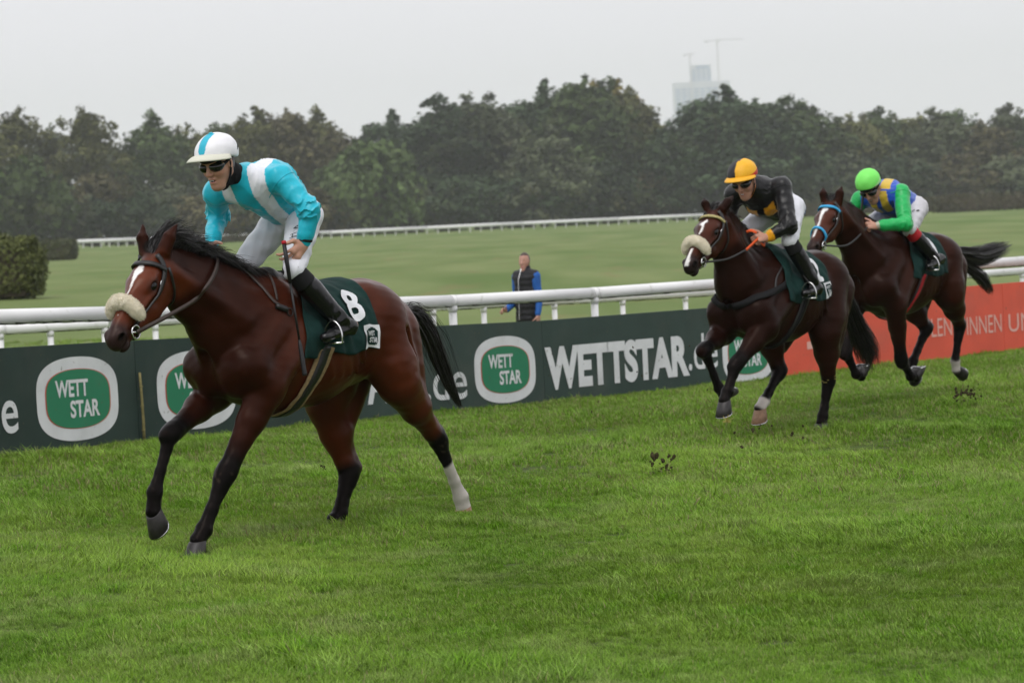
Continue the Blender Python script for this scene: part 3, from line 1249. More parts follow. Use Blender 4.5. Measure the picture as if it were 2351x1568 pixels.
def trunk_mesh(seed, h, lobes):
    r = np.random.default_rng(seed)
    mb = MB()
    mb.tube([(0, 0, -.5), (.1, 0, h * .2), (-.1, .1, h * .45), (.15, 0, h * .8)], [.5, .38, .3, .08], 8)
    for c, rr in [lobes[i] for i in r.choice(len(lobes), 9, replace=False)]:
        s = np.array([0, 0, r.uniform(.2, .5) * h])
        c = np.array(c)
        mb.tube([s, (s + c) / 2 + [0, 0, .4], c], [.16, .1, .04], 5)
    me = bpy.data.meshes.new('trunk')
    me.from_pydata(mb.v, [], mb.f)
    me.materials.append(M_BARK)
    me.update()
    return me


CROWNS = []
for i in range(7):
    sp = .0 if i < 5 else .75
    me, lb = crown_mesh(40 + i, 11000, 12.0, 18.0, 1.0 if sp == 0 else 5.0, sp, .33, .05 if sp == 0 else .2)
    CROWNS.append((me, trunk_mesh(80 + i, 18.0 if sp == 0 else 21, lb), 19.0 if sp == 0 else 23.0))
SHRUBS = []
for i in range(3):
    me, lb = crown_mesh(60 + i, 4200, 9.0, 6.0, 0.0, 0, .28, .1)
    SHRUBS.append((me, trunk_mesh(95 + i, 5.0, lb), 6.0))

DARK, MID, OLIVE, BROWN, YELLOW, GREY = (.033, .053, .024), (.058, .088, .028), (.098, .104, .034), (.082, .074, .034), (.20, .165, .04), (.072, .086, .046)
CN = {DARK: 'dark green', MID: 'mid green', OLIVE: 'olive', BROWN: 'brownish', YELLOW: 'yellowing', GREY: 'grey-green'}
# (place across the picture, height of the top, width, distance, colour, crown)
TREES = [(-60, 262, 150, 470, OLIVE, 5), (30, 246, 150, 480, OLIVE, 6), (115, 290, 130, 520, GREY, 5), (195, 243, 130, 480, OLIVE, 6), (262, 330, 110, 540, GREY, 0), (352, 268, 140, 500, MID, 1), (430, 288, 130, 520, OLIVE, 2),
         (500, 280, 130, 530, MID, 3), (572, 262, 130, 500, OLIVE, 4), (648, 252, 150, 505, BROWN, 0), (730, 258, 120, 520, OLIVE, 1), (768, 300, 110, 515, BROWN, 2), (812, 335, 130, 485, MID, 3), (885, 268, 160, 520, DARK, 4), (955, 285, 120, 540, OLIVE, 0),
         (1010, 232, 190, 505, DARK, 1), (1085, 216, 200, 510, GREY, 2), (1180, 232, 150, 520, DARK, 3), (1240, 300, 170, 490, GREY, 4), (1270, 200, 170, 520, DARK, 4), (1340, 180, 200, 515, MID, 0), (1395, 184, 170, 540, YELLOW, 2), (1440, 215, 150, 530, OLIVE, 1),
         (1492, 320, 110, 520, MID, 3), (1560, 275, 150, 505, DARK, 2), (1640, 213, 220, 500, DARK, 4), (1740, 228, 190, 505, DARK, 0), (1825, 232, 170, 520, MID, 1), (1890, 300, 120, 530, OLIVE, 3), (1955, 262, 140, 540, OLIVE, 2), (2015, 258, 130, 545, MID, 4),
         (2085, 264, 140, 550, OLIVE, 0), (2150, 258, 130, 545, GREY, 1), (2190, 250, 120, 560, MID, 3), (2260, 278, 130, 545, BROWN, 2), (2310, 250, 130, 550, GREY, 4), (2390, 258, 150, 550, MID, 0), (2470, 270, 150, 550, OLIVE, 1)]
UNDER = [(20, 360, 210, 430, MID, 0), (-70, 380, 190, 425, MID, 1), (130, 440, 170, 440, GREY, 2), (215, 410, 150, 450, BROWN, 1), (300, 440, 150, 440, DARK, 0), (380, 420, 150, 455, GREY, 2), (455, 455, 150, 450, BROWN, 1), (540, 450, 150, 455, DARK, 0), (610, 430, 150, 460, OLIVE, 2), (690, 440, 150, 460, BROWN, 1),
         (760, 430, 150, 470, DARK, 0), (850, 338, 190, 470, MID, 1), (940, 430, 160, 480, GREY, 2), (1030, 400, 170, 480, DARK, 0), (1120, 410, 170, 490, DARK, 1), (1210, 400, 180, 490, DARK, 2), (1300, 390, 170, 500, DARK, 0), (1390, 380, 180, 500, DARK, 1), (1470, 400, 150, 505, BROWN, 2),
         (1550, 390, 150, 505, DARK, 0), (1640, 380, 170, 505, DARK, 1), (1740, 380, 180, 505, DARK, 2), (1840, 370, 170, 505, DARK, 0), (1930, 360, 170, 510, GREY, 1), (2030, 360, 170, 515, DARK, 2), (2120, 365, 170, 520, GREY, 0), (2210, 360, 170, 520, BROWN, 1), (2300, 360, 170, 520, GREY, 2), (2400, 360, 170, 520, DARK, 0)]


def ordinal(k):
    ones = ['', 'first', 'second', 'third', 'fourth', 'fifth', 'sixth', 'seventh', 'eighth', 'ninth', 'tenth', 'eleventh', 'twelfth', 'thirteenth', 'fourteenth', 'fifteenth', 'sixteenth', 'seventeenth', 'eighteenth', 'nineteenth']
    if k < 20:
        return ones[k]
    return ('twentieth', 'thirtieth')[k // 10 - 2] if k % 10 == 0 else ('twenty-', 'thirty-')[k // 10 - 2] + ones[k % 10]


def plant(name, proto, u, top, width, dist, colour, label, cat, group, wnat):
    me, tm, hn = proto
    dist = dist + 70
    p = survey(u, top, dist)
    gz_ = float(ground_z(p[0], p[1])[0])
    H = p[2] - gz_
    sx = width / FPX * dist / wnat
    root = empty(name, (p[0], p[1], gz_ - .1), random.uniform(0, 6.28))
    root.scale = (sx, sx, H / hn)
    c = colour
    j = random.uniform(.75, 1.35)
    for nm, m in (('crown', me), ('trunk', tm)):
        o = bpy.data.objects.new(nm, m)
        o.color = (c[0] * j, c[1] * j, c[2] * j, 1)
        COL.objects.link(o)
        o.parent = root
    tag(root, label, cat, group)


_tr = sorted(TREES)
for k, (u, top, w, d, c, ci) in enumerate(_tr):
    lab = f'tall {CN[c]} tree, {ordinal(k + 1)} from the left in the far tree line'
    plant('tree', CROWNS[ci], u, top, w * 1.55, d, c, lab, 'tree', 'trees beyond the infield', 12.0)
for k, (u, top, w, d, c, ci) in enumerate(sorted(UNDER)):
    lab = f'low {CN[c]} bushy tree, {ordinal(k + 1)} from the left at the foot of the tree line'
    plant('bushy_tree', SHRUBS[ci], u, top, w * 1.45, d, c, lab, 'tree', 'low trees in front of the tree line', 9.0)


for k, (u, top, w, d, c, ci) in enumerate([(-150, 268, 150, 490, OLIVE, 1), (-240, 255, 160, 500, MID, 2), (-330, 262, 160, 500, GREY, 3), (-430, 258, 170, 510, OLIVE, 4), (-530, 250, 170, 510, MID, 0), (2560, 250, 160, 550, OLIVE, 2), (2650, 245, 170, 550, MID, 3), (2750, 240, 170, 555, GREY, 4)]):
    plant('tree', CROWNS[ci], u, top, w * 1.6, d, c, 'tree continuing the far tree line beyond the edge of the picture', 'tree', 'trees past the picture edges', 12.0)


def hedge(name, corners_px, dist, depth, colour, label, n, size):
    (u0, v0), (u1, v1) = corners_px
    a, b = survey(u0, v1, dist), survey(u1, v1, dist)
    top = survey(u0, v0, dist)[2]
    gzz = float(ground_z(a[0], a[1])[0])
    w, h = b[0] - a[0], top - gzz
    r = np.random.default_rng(int(abs(u0)) + 5)
    root = empty(name, ((a[0] + b[0]) / 2, dist, gzz - .05))
    # leaves over a rounded box
    P = r.uniform(-1, 1, (n, 3))
    f = r.integers(0, 3, n)
    sg = np.sign(r.uniform(-1, 1, n))
    for i in range(3):
        P[f == i, i] = sg[f == i]
    sup = (np.abs(P) ** 3.4).sum(1) ** (1 / 3.4)
    P = P / sup[:, None] * r.normal(1, .035, n)[:, None]
    nrm = np.sign(P) * np.abs(P) ** 4 + r.normal(0, .4, (n, 3))
    nrm /= np.linalg.norm(nrm, axis=1, keepdims=True)
    bump_ = 1 + .05 * np.sin(P[:, 0] * 9) * np.sin(P[:, 2] * 7 + 1)
    C = P * np.array([w / 2, depth / 2, h / 2]) * bump_[:, None] + [0, 0, h / 2]
    C[:, 2] = np.maximum(C[:, 2], .03)
    t1 = np.cross(nrm, r.normal(size=(n, 3)))
    t1 /= np.linalg.norm(t1, axis=1, keepdims=True)
    t2 = np.cross(nrm, t1)
    s = (size * r.uniform(.5, 1.3, n))[:, None]
    V = np.stack([C - t1 * s, C - t2 * s * .6, C + t1 * s, C + t2 * s * .6], 1).reshape(-1, 3)
    ob = new_mesh('foliage', V, np.arange(4 * n).reshape(-1, 4), M_LEAF, root)
    at = ob.data.attributes.new('tint', 'FLOAT', 'POINT')
    at.data.foreach_set('value', np.repeat(np.clip(r.normal(.5, .22, n), 0, 1), 4).astype(np.float32))
    ob.color = (*colour, 1)
    mb = MB()
    for x in np.linspace(-w * .4, w * .4, max(4, int(abs(w) / .8))):
        mb.tube([(x, 0, -.05), (x + .05, .02, h * .45), (x - .04, 0, h * .85)], [.06, .045, .02], 6)
    mb.box((0, 0, h * .42), (w * .74, depth * .72, h * .74))
    st = mb.build('stems', M_BARK, root)
    tag(root, label, 'hedge')


hedge('hedge', ((-160, 546), (103, 682)), 91, 2.2, (.085, .098, .030), 'thick clipped green hedge at the left edge of the infield', 9000, .075)
hedge('hedge', ((90, 551), (178, 598)), 280, 3.0, (.062, .070, .032), 'small dark clipped hedge just right of the thick hedge', 2500, .17)
hedge('hedge', ((2080, 452), (2700, 483)), 425, 3.0, (.07, .065, .038), 'long low brownish hedge below the trees at the far right', 7000, .22)
hedge('hedge', ((330, 548), (730, 578)), 408, 1.0, (.05, .052, .030), 'low dark hedge running under the far rail on the left', 3000, .2)
hedge('hedge', ((1640, 470), (2085, 489)), 470, 2.0, (.055, .06, .032), 'low dark hedge behind the second jockey at the edge of the infield', 4000, .22)

# ------------------------------------------------------------------ tower and cranes beyond the trees
M_TOWER = mat('tower_concrete', (.58, .61, .68), .7, .3, noise=(.05, .08))
M_GLASS = mat('tower_glass', (.26, .36, .52), .25, .5, noise=(.08, .15))
M_CRANE = mat('crane_grey', (.55, .54, .56), .6, .3)
TD = 5000.0
tp = survey(1623, 480, TD)
px = TD / FPX
tower = empty('tower_block', (tp[0], tp[1], 0), math.radians(4))
tag(tower, 'pale hazy high-rise with stepped top rising behind the trees', 'high-rise')
top1 = survey(1609, 189, TD)[2]
top2 = survey(1609, 150, TD)[2]
W1 = 128 * px
mb = MB()
mb.box((0, 0, top1 / 2), (W1, 30, top1))
mb.build('main_block', M_TOWER, tower)
mb = MB()
mb.box((0, 2, (top1 + top2) / 2), (46 * px, 22, top2 - top1))
mb.build('upper_block', M_TOWER, tower)
mb = MB()
mb.box((2, -9.2, top2 - 4.5), (30 * px, .6, 5))
mb.build('roof_sign_panel', M_GLASS, tower)
fl = 5.6
for i in range(int(top1 / fl) - 1):
    mb = MB()
    zc = 3 + i * fl
    nb = 9
    for j in range(nb):
        x = -W1 / 2 + W1 * (j + .5) / nb
        mb.box((x, -15.15, zc), (W1 / nb * .78, .5, fl * .62))
    mb.build('window_band', M_GLASS, tower)
for k, zc in enumerate(np.arange(top1 + 3, top2 - 8, 3.6)):
    mb = MB()
    for j in range(4):
        mb.box((-46 * px * .375 + j * 46 * px * .25, -9.15, zc), (46 * px * .19, .5, 2.1))
    mb.build('window_band', M_GLASS, tower)


def crane(u, vtop, vbase, jl, jr, label):
    p = survey(u, vtop, TD - 30)
    zb = survey(u, vbase, TD - 30)[2] - 40
    root = empty('tower_crane', (p[0], p[1], zb))
    H = p[2] - zb
    mb = MB()
    w = 2.6
    for a in (-1, 1):
        for b in (-1, 1):
            mb.box((a * w / 2, b * w / 2, H / 2), (.55, .55, H))
    for i in range(int(H / 4)):
        mb.tube([(-w / 2, -w / 2, i * 4), (w / 2, -w / 2, i * 4 + 4)], .3, 4)
        mb.tube([(w / 2, w / 2, i * 4), (-w / 2, w / 2, i * 4 + 4)], .3, 4)
    mb.build('mast', M_CRANE, root)
    mb = MB()
    mb.box((jr * px / 2, 0, H), (jr * px, .9, .8))
    for i in range(int(jr * px / 4)):
        mb.tube([(i * 4, 0, H + .3), (i * 4 + 2, 0, H + 2)], .25, 4)
    mb.tube([(0, 0, H + 2), (jr * px * .97, 0, H + 1.2)], .3, 5)
    mb.build('jib', M_CRANE, root)
    mb = MB()
    mb.box((-jl * px / 2, 0, H), (jl * px, 1.6, 1.6))
    cj = mb.build('counter_jib', M_CRANE, root)
    mb = MB()
    mb.box((-jl * px * .82, 0, H - 1.2), (4, 2, 3.4))
    mb.build('counterweight', M_CRANE, root)
    mb = MB()
    mb.box((2.4, -.5, H - 1.8), (2, 2, 2.4))
    mb.build('cab', M_CRANE, root)
    mb = MB()
    mb.tube([(0, 0, H), (0, 0, H + 4)], [1.2, .4], 5)
    mb.build('tower_top', M_CRANE, root)
    tag(root, label, 'crane', 'cranes on the high-rise')


crane(1646, 94, 185, 30, 60, 'taller tower crane with a long jib right of the high-rise roof')
crane(1583, 126, 185, 14, 12, 'shorter tower crane at the left of the high-rise roof')

# ------------------------------------------------------------------ horses
def coat_mat(name):
    m = mat(name, (0, 0, 0), .34, .20, noise=(6, .32), bump=(6.5, .34, .012, 3), attr=True, sheen=.0, stretch=(1, 1, .7))
    b = m.node_tree.nodes['Principled BSDF']
    b.inputs['Specular Tint'].default_value = (1, .80, .70, 1)
    t = m.node_tree                              # black hair is duller than the brown
    at = [n for n in t.nodes if n.type == 'ATTRIBUTE'][0]
    mr = t.nodes.new('ShaderNodeMapRange')
    mr.inputs['From Min'].default_value = .006
    mr.inputs['From Max'].default_value = .03
    mr.inputs['To Min'].default_value = .06
    mr.inputs['To Max'].default_value = .24
    t.links.new(at.outputs['Fac'], mr.inputs['Value'])
    t.links.new(mr.outputs[0], b.inputs['Specular IOR Level'])
    return m


M_COAT = coat_mat('horse_coat')
M_HAIR = mat('black_hair', (.012, .010, .010), .38, .5, noise=(30, .5))
M_HOOF = mat('hoof_horn', (.022, .019, .019), .45, .4, noise=(30, .4))
M_HOOF_PALE = mat('hoof_pale', (.26, .15, .09), .5, .4, noise=(30, .35))
M_STEEL = mat('bright_steel', (.62, .62, .62), .25, .6, metallic=1.0)
M_EYE = mat('horse_eye', (.004, .003, .003), .10, .30)
M_LEATHER = mat('black_leather', (.013, .012, .012), .42, .5, noise=(40, .3), bump=(150, .15, .002))
M_BROWN_L = mat('brown_leather', (.045, .028, .022), .5, .5, noise=(40, .3), bump=(150, .15, .002))
M_WOOL = mat('sheepskin', (.86, .79, .63), .95, .1, noise=(60, .10), bump=(160, .8, .01), sheen=.6)
M_CLOTH = mat('cloth_green', (.006, .030, .026), .8, .2, noise=(18, .2), bump=(14, .35, .02))
M_CLOTH_W = mat('cloth_white', (.74, .75, .78), .8, .2, noise=(12, .05))
M_TAN = mat('girth_tan', (.30, .21, .11), .8, .2, noise=(60, .25))
M_BLUE_STRAP = mat('strap_blue', (.03, .33, .62), .5, .4, noise=(40, .1))
M_GOLD_STRAP = mat('strap_braided', (.35, .30, .12), .5, .4, noise=(150, .8))
M_RED_STRAP = mat('strap_red', (.40, .012, .02), .6, .3, noise=(30, .2))
M_ORANGE = mat('rubber_orange', (.75, .10, .015), .5, .4, noise=(50, .15))
M_PINK = mat('horse_lip', (.30, .17, .14), .5, .3)
EY = np.array([0, 1.0, 0])


class Horse:
    def __init__(s, name, org, theta, poll, yaw, pitch, hs, legs, coat, voxel, label):
        s.th = math.radians(theta)
        s.F = np.array([-math.cos(s.th), -math.sin(s.th), 0])
        s.L = np.array([math.sin(s.th), -math.cos(s.th), 0])
        s.org = np.array(org, float)
        s.coat = coat
        s.root = empty(name, tuple(s.org), math.atan2(s.F[1], s.F[0]))
        tag(s.root, label, 'horse', 'galloping racehorses')
        s.poll = np.array(poll, float)
        y, p = math.radians(yaw), math.radians(pitch)
        s.ex = np.array([math.cos(p) * math.cos(y), math.cos(p) * math.sin(y), -math.sin(p)])
        s.ey = np.array([-math.sin(y), math.cos(y), 0])
        s.ez = np.cross(s.ex, s.ey)
        s.hs = hs
        s.legs = legs
        s.field = s.make_field()
        V, Fc = s.field.mesh(voxel)
        s.body = new_mesh('body', V, Fc, M_COAT, s.root)
        s.V = V

    def hp(s, X, Y, Z):
        return s.poll + s.hs * (s.ex * X + s.ey * Y + s.ez * Z)

    def loc(s, p):
        q = np.asarray(p) - s.org
        return np.array([q @ s.F, q @ s.L, q[2]])

    def at(s, u, v, y):
        d = sight(u, v)
        t = ((s.org + s.L * y - _o) @ s.L) / (d @ s.L)
        return s.loc(_o + d * t)

    def hit(s, u, v, field=None):
        """where a line of sight meets the body"""
        f = field or s.field
        a = s.loc(_o)
        b = s.loc(_o + sight(u, v) * 30)
        d = unit(b - a)
        t = np.linalg.norm(s.org - _o) - 3
        best, bt = 9.0, t
        for _ in range(140):
            q = float(f.eval((a + d * t)[None])[0])
            if q < best:
                best, bt = q, t
            if q < .0015:
                break
            t += min(max(q * .7, .002), .15)
        return a + d * bt

    def make_field(s):
        f = Field()
        # trunk: x, z, half height, half width
        T = [(.27, 1.05, .17, .15), (.14, 1.09, .30, .215), (-.08, 1.105, .375, .255), (-.35, 1.10, .345, .29), (-.65, 1.145, .297, .272), (-.84, 1.178, .268, .245), (-.98, 1.14, .215, .19)]
        for a, b in zip(T[:-1], T[1:]):
            f.cone((a[0], 0, a[1]), (b[0], 0, b[1]), a[2], b[2], .05, EY, a[2] / a[3], b[2] / b[3])
        f.cone((.02, 0, 1.41), (-.26, 0, 1.42), .085, .07, .08)                       # withers
        # neck
        P = s.poll
        e = P - s.ex * .02 * s.hs + s.ez * 0
        end = P + np.array([-.085, 0, -.115]) * s.hs
        n0, n1 = np.array([.06, 0, 1.20]), np.array([.30, 0, 1.29])
        n2 = n1 * .5 + end * .5 + np.array([0, 0, .01])
        f.cone(n0, n1, .30, .235, .09, EY, 1.45, 1.5)
        f.cone(n1, n2, .235, .165, .08, EY, 1.5, 1.65)
        f.cone(n2, end, .165, .115, .06, EY, 1.65, 1.35)
        f.cone(np.array([-.1, 0, 1.42]), P + np.array([-.09, 0, -.015]), .09, .06, .06, EY, 1.6, 1.3)   # crest
        for sd in (-1, 1):
            f.cone(n1 + EY * sd * .13 + [0, 0, -.02], end + EY * sd * .065, .055, .035, .05)           # long neck muscle
        # head
        h = s.hp
        k = s.hs
        f.cone(h(.03, 0, -.085), h(.2, 0, -.08), .078 * k, .082 * k, .03, s.ey, 1.0, .95)
        f.ell(h(.16, 0, -.048), (.115 * k, .085 * k, .045 * k), (s.ex, s.ey, s.ez), .03)
        f.cone(h(.2, 0, -.075), h(.46, 0, -.062), .076 * k, .05 * k, .03, s.ey, 1.02, 1.08)
        f.cone(h(.2, 0, -.03), h(.5, 0, -.032), .03 * k, .026 * k, .03)
        f.cone(h(.23, 0, -.195), h(.49, 0, -.130), .055 * k, .034 * k, .03, s.ey, 1.2)
        f.ell(h(.535, 0, -.070), (.064 * k, .053 * k, .054 * k), (s.ex, s.ey, s.ez), .025)
        f.cone(h(.40, 0, -.05), h(.57, 0, -.055), .045 * k, .036 * k, .02, s.ey, 1.0)
        f.ell(h(.585, 0, -.085), (.030 * k, .040 * k, .040 * k), (s.ex, s.ey, s.ez), .02)
        f.ell(h(.54, 0, -.142), (.045 * k, .034 * k, .027 * k), (s.ex, s.ey, s.ez), .012)
        for sd in (-1, 1):
            f.cone(h(.12, sd * .036, -.165), h(.25, sd * .032, -.180), .108 * k, .072 * k, .025, s.ey, 2.1)
            f.ell(h(.180, sd * .084, -.043), (.036 * k, .018 * k, .014 * k), (s.ex, s.ey, s.ez), .012)
            f.cone(h(.225, sd * .080, -.092), h(.40, sd * .050, -.078), .013 * k, .009 * k, .02)
            f.ell(h(.548, sd * .040, -.048), (.036 * k, .020 * k, .028 * k), (s.ex, s.ey, s.ez), .012)
            f.ell(h(.200, sd * .094, -.064), (.029 * k, .013 * k, .020 * k), (s.ex, s.ey, s.ez), .008, 's')
            f.ell(h(.562, sd * .061, -.050), (.029 * k, .019 * k, .0185 * k), (s.ex, s.ey, s.ez), .006, 's')
            f.cone(h(.475, sd * .056, -.115), h(.61, sd * .040, -.118), .006, .006, .006, op='s')
        for sd, (b, t) in zip((1, -1), s.legs['ears']):
            b, t = np.array(b), np.array(t)
            m = b * .55 + t * .45 + np.array([.012, 0, 0])
            f.cone(b - (t - b) * .12, m, .044, .036, .02, s.ex, 1.35)
            f.cone(m, t, .036, .004, .012, s.ex, 1.35)
        # shoulders and fore legs
        for sd, key in ((1, 'LF'), (-1, 'RF')):
            E, K, Fe, Co = [np.array(q, float) for q in s.legs[key][:4]]
            sp = np.array([.305, sd * .165, 1.02])
            f.cone((-.06, sd * .115, 1.36), sp, .085, .108, .06)
            f.cone((-.13, sd * .19, 1.17), E + [-.03, sd * .015, .05], .105, .088, .035)
            f.cone(sp, E, .108, .098, .055)
            f.ell((.325, sd * .095, .975), (.110, .080, .130), None, .045)
            fa = E * .62 + K * .38
            fw = unit(np.cross(np.cross(K - E, [1, 0, .3]), K - E))
            ab = E * .18 + K * .82
            f.chain([E, fa, ab, K], [.100, .078, .050, .056], .025)
            f.cone(E * .85 + K * .15 + fw * .04, E * .35 + K * .65 + fw * .018, .050, .034, .02)
            f.cone(K + unit(E - K) * .03, K - unit(E - K) * .035, .060, .055, .02)
            d = unit(Fe - K)
            c1, c2 = K + d * .09, K * .35 + Fe * .65
            f.chain([K, c1, c2, Fe], [.052, .040, .035, .045], .02, EY, [1.0, 1.15, 1.2, 1.1])
            f.chain([Fe, Fe * .45 + Co * .55, Co], [.045, .036, .043], .015)
        # hind quarters and hind legs
        for sd, key in ((1, 'LH'), (-1, 'RH')):
            S, Ho, Fe, Co = [np.array(q, float) for q in s.legs[key][:4]]
            hip = np.array([-.83, sd * .130, 1.22])
            f.cone((-.74, sd * .135, 1.325), (-1.04, sd * .085, 1.20), .115, .125, .05)
            f.cone(hip, S * .75 + hip * .25, .19, .155, .04)
            f.cone(S * .7 + hip * .3, S, .15, .118, .04)
            rear = S * .5 + Ho * .5
            f.cone((-1.04, sd * .12, 1.13), rear * .8 + np.array([-1.0, sd * .18, .9]) * .2, .135, .080, .03)
            g = S * .58 + Ho * .42
            ab = S * .16 + Ho * .84
            f.chain([S, g, ab, Ho], [.125, .092, .052, .055], .035)
            d = unit(Fe - Ho)
            back = unit(np.cross(np.cross(unit(Ho - S), d), unit(unit(S - Ho) + d))) if np.linalg.norm(np.cross(unit(Ho - S), d)) > .05 else np.array([-1, 0, .2])
            bk = unit(-(unit(S - Ho) + d)) if np.linalg.norm(unit(S - Ho) + d) > .12 else np.array([-1.0, 0, .1])
            ph = Ho + bk * .045 - d * .045
            f.cone(rear + bk * .05, ph, .045, .026, .03)
            f.cone(ph, Ho + bk * .03 + d * .06, .028, .03, .02)
            f.cone(Ho - d * .03, Ho + d * .05, .056, .046, .02)
            c1, c2 = Ho + d * .11, Ho * .3 + Fe * .7
            f.chain([Ho, c1, c2, Fe], [.05, .041, .037, .046], .02, EY, [1.0, 1.12, 1.15, 1.1])
            f.chain([Fe, Fe * .45 + Co * .55, Co], [.046, .037, .044], .015)
        # flank hollow, dock
        f.cone((-1.02, 0, 1.28), (-1.20, 0, 1.22), .07, .045, .05)
        for sd in (1, -1):
            f.cone((-.16, sd * .335, 1.02), (-.02, sd * .30, .80), .030, .024, .05, op='s')      # hollow behind the elbow
            f.cone((-.60, sd * .345, 1.02), (-.66, sd * .33, 1.22), .035, .03, .06, op='s')       # flank hollow
            f.cone((.14, sd * .245, 1.30), (.32, sd * .235, 1.16), .030, .030, .05, op='s')       # in front of the shoulder blade
            f.cone((-.92, sd * .29, 1.14), (-1.00, sd * .265, .92), .018, .016, .04, op='s')      # groove of the ham
            for i in range(5):
                x = -.22 - .075 * i
                f.cone((x, sd * .285, 1.12), (x - .07, sd * .255, .92), .0045, .0045, .03)       # ribs
        f.cone((.46, 0, 1.10), (.44, 0, .90), .022, .022, .05, op='s')                          # cleft of the breast
        f.warp(wobble(.0030, 13, 5))
        f.warp(wobble(.0012, 38, 6))
        return f

    # ---- colour of the coat
    def paint(s, white=(), socks=(), dark=(.0055, .0048, .005), body=None):
        V = s.V
        c = s.coat
        n = wobble(1, 9, 21)(V)
        n2 = wobble(1, 28, 22)(V)
        base = np.array(c['flank'])[None] * np.ones((len(V), 1))
        # neck and shoulder darker, dark along the back
        w = np.clip((V[:, 0] + .15) / .5 + n * .06, 0, 1) * c.get('neckdark', .6)
        base = base * (1 - w[:, None]) + np.array(c['neck'])[None] * w[:, None]
        X = (V - s.poll) @ s.ex / s.hs
        Z = (V - s.poll) @ s.ez / s.hs
        Y = (V - s.poll) @ s.ey / s.hs
        hd = np.clip((X + .02) / .08, 0, 1) * (V[:, 0] > .3) * np.clip((.30 + Z) / .06, 0, 1)
        base = base * (1 - hd[:, None]) + np.array(c['face'])[None] * hd[:, None]
        mz = np.clip((X - .46 + n2 * .01) / .06, 0, 1) * hd
        base = base * (1 - .88 * mz[:, None]) + np.array([.018, .014, .015])[None] * .88 * mz[:, None]
        for key in ('LF', 'RF', 'LH', 'RH'):
            J = [np.array(q, float) for q in s.legs[key][:4]]
            A = J[0] * (.42 if key[1] == 'F' else .22) + J[1] * (.58 if key[1] == 'F' else .78)
            pts = [A, J[1], J[2], J[3]]
            w = np.zeros(len(V))
            for i in range(3):
                a, b = pts[i], pts[i + 1]
                t = np.clip(((V - a) @ (b - a)) / ((b - a) @ (b - a)), 0, 1)
                d = np.linalg.norm(V - a - t[:, None] * (b - a), axis=1)
                ww = np.clip((.10 - d) / .03, 0, 1)
                if i == 0:
                    ww = ww * np.clip(t * 1.6 + n * .12, 0, 1)
                w = np.maximum(w, ww)
            base = base * (1 - w[:, None]) + np.array(dark)[None] * w[:, None]
            for sk, t0 in socks:
                if sk != key:
                    continue
                a, b = J[1], J[2]
                t = ((V - a) @ (b - a)) / ((b - a) @ (b - a))
                d = np.linalg.norm(V - a - np.clip(t, 0, 1.5)[:, None] * (b - a), axis=1)
                q = np.clip((t - t0 + n2 * .03) / .05, 0, 1) * np.clip((.12 - d) / .03, 0, 1)
                if t0 > .9:
                    d2 = np.linalg.norm(V - (J[2] + J[3]) / 2, axis=1)
                    q = np.clip((.085 - d2 + n2 * .01) / .02, 0, 1)
                base = base * (1 - q[:, None]) + np.array([.52, .48, .44])[None] * q[:, None]
        A = [s.poll + [-.02, 0, .02], s.poll * .72 + np.array([-.05, 0, 1.46]) * .28 + [0, 0, .04], s.poll * .45 + np.array([-.1, 0, 1.45]) * .55 + [0, 0, .04], np.array([-.02, 0, 1.50])]
        for a, b in zip(A[:-1], A[1:]):          # black roots of the mane
            t = np.clip(((V - a) @ (b - a)) / ((b - a) @ (b - a)), 0, 1)
            q = np.clip((.052 - np.linalg.norm(V - a - t[:, None] * (b - a), axis=1) + n2 * .006) / .015, 0, 1)[:, None]
            base = base * (1 - q) + np.array([.008, .007, .007])[None] * q
        q = (np.clip((.013 - np.abs(Z + .122)) / .006, 0, 1) * (X > .49) * (X < .60) * (hd > .5) * (.5 + .5 * np.sign(n2 + .3)) * .7)[:, None]
        base = base * (1 - q) + np.array([.28, .22, .20])[None] * q      # pale lips
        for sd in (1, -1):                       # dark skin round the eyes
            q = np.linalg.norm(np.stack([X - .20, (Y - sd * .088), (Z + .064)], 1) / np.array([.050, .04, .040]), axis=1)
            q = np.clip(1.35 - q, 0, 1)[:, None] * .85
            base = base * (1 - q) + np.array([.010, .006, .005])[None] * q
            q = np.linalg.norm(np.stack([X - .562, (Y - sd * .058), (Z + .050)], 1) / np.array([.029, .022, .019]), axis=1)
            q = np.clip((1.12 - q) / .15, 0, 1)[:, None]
            base = base * (1 - q) + np.array([.002, .0015, .0015])[None] * q  # nostril hollows: shade inside them painted in as black
        n3 = wobble(1, 75, 29, 9)(V) + .6 * wobble(1, 33, 30)(V)
        q = (np.clip((n3 - 1.6) / .4, 0, 1) * np.clip((.55 - V[:, 2]) / .2, 0, 1) * .45)[:, None]      # mud on the legs
        base = base * (1 - q) + np.array([.085, .060, .036])[None] * q
        nl = 1 + .10 * n
        base = base * nl[:, None]
        # face markings: list of (X, halfwidth) stations along the face, on the front of the head
        for st in white:
            xs = np.array([p[0] for p in st])
            hw = np.interp(X, xs, [p[1] for p in st], left=-1, right=-1)
            yc = np.interp(X, xs, [p[2] if len(p) > 2 else 0 for p in st])
            q = np.clip((hw - np.abs(Y - yc) + n2 * .002) / .004, 0, 1) * (Z > -.075) * (hw > 0) * (V[:, 2] > .9)
            base = base * (1 - q[:, None]) + np.array([.78, .76, .74])[None] * q[:, None]
        set_col(s.body, base)

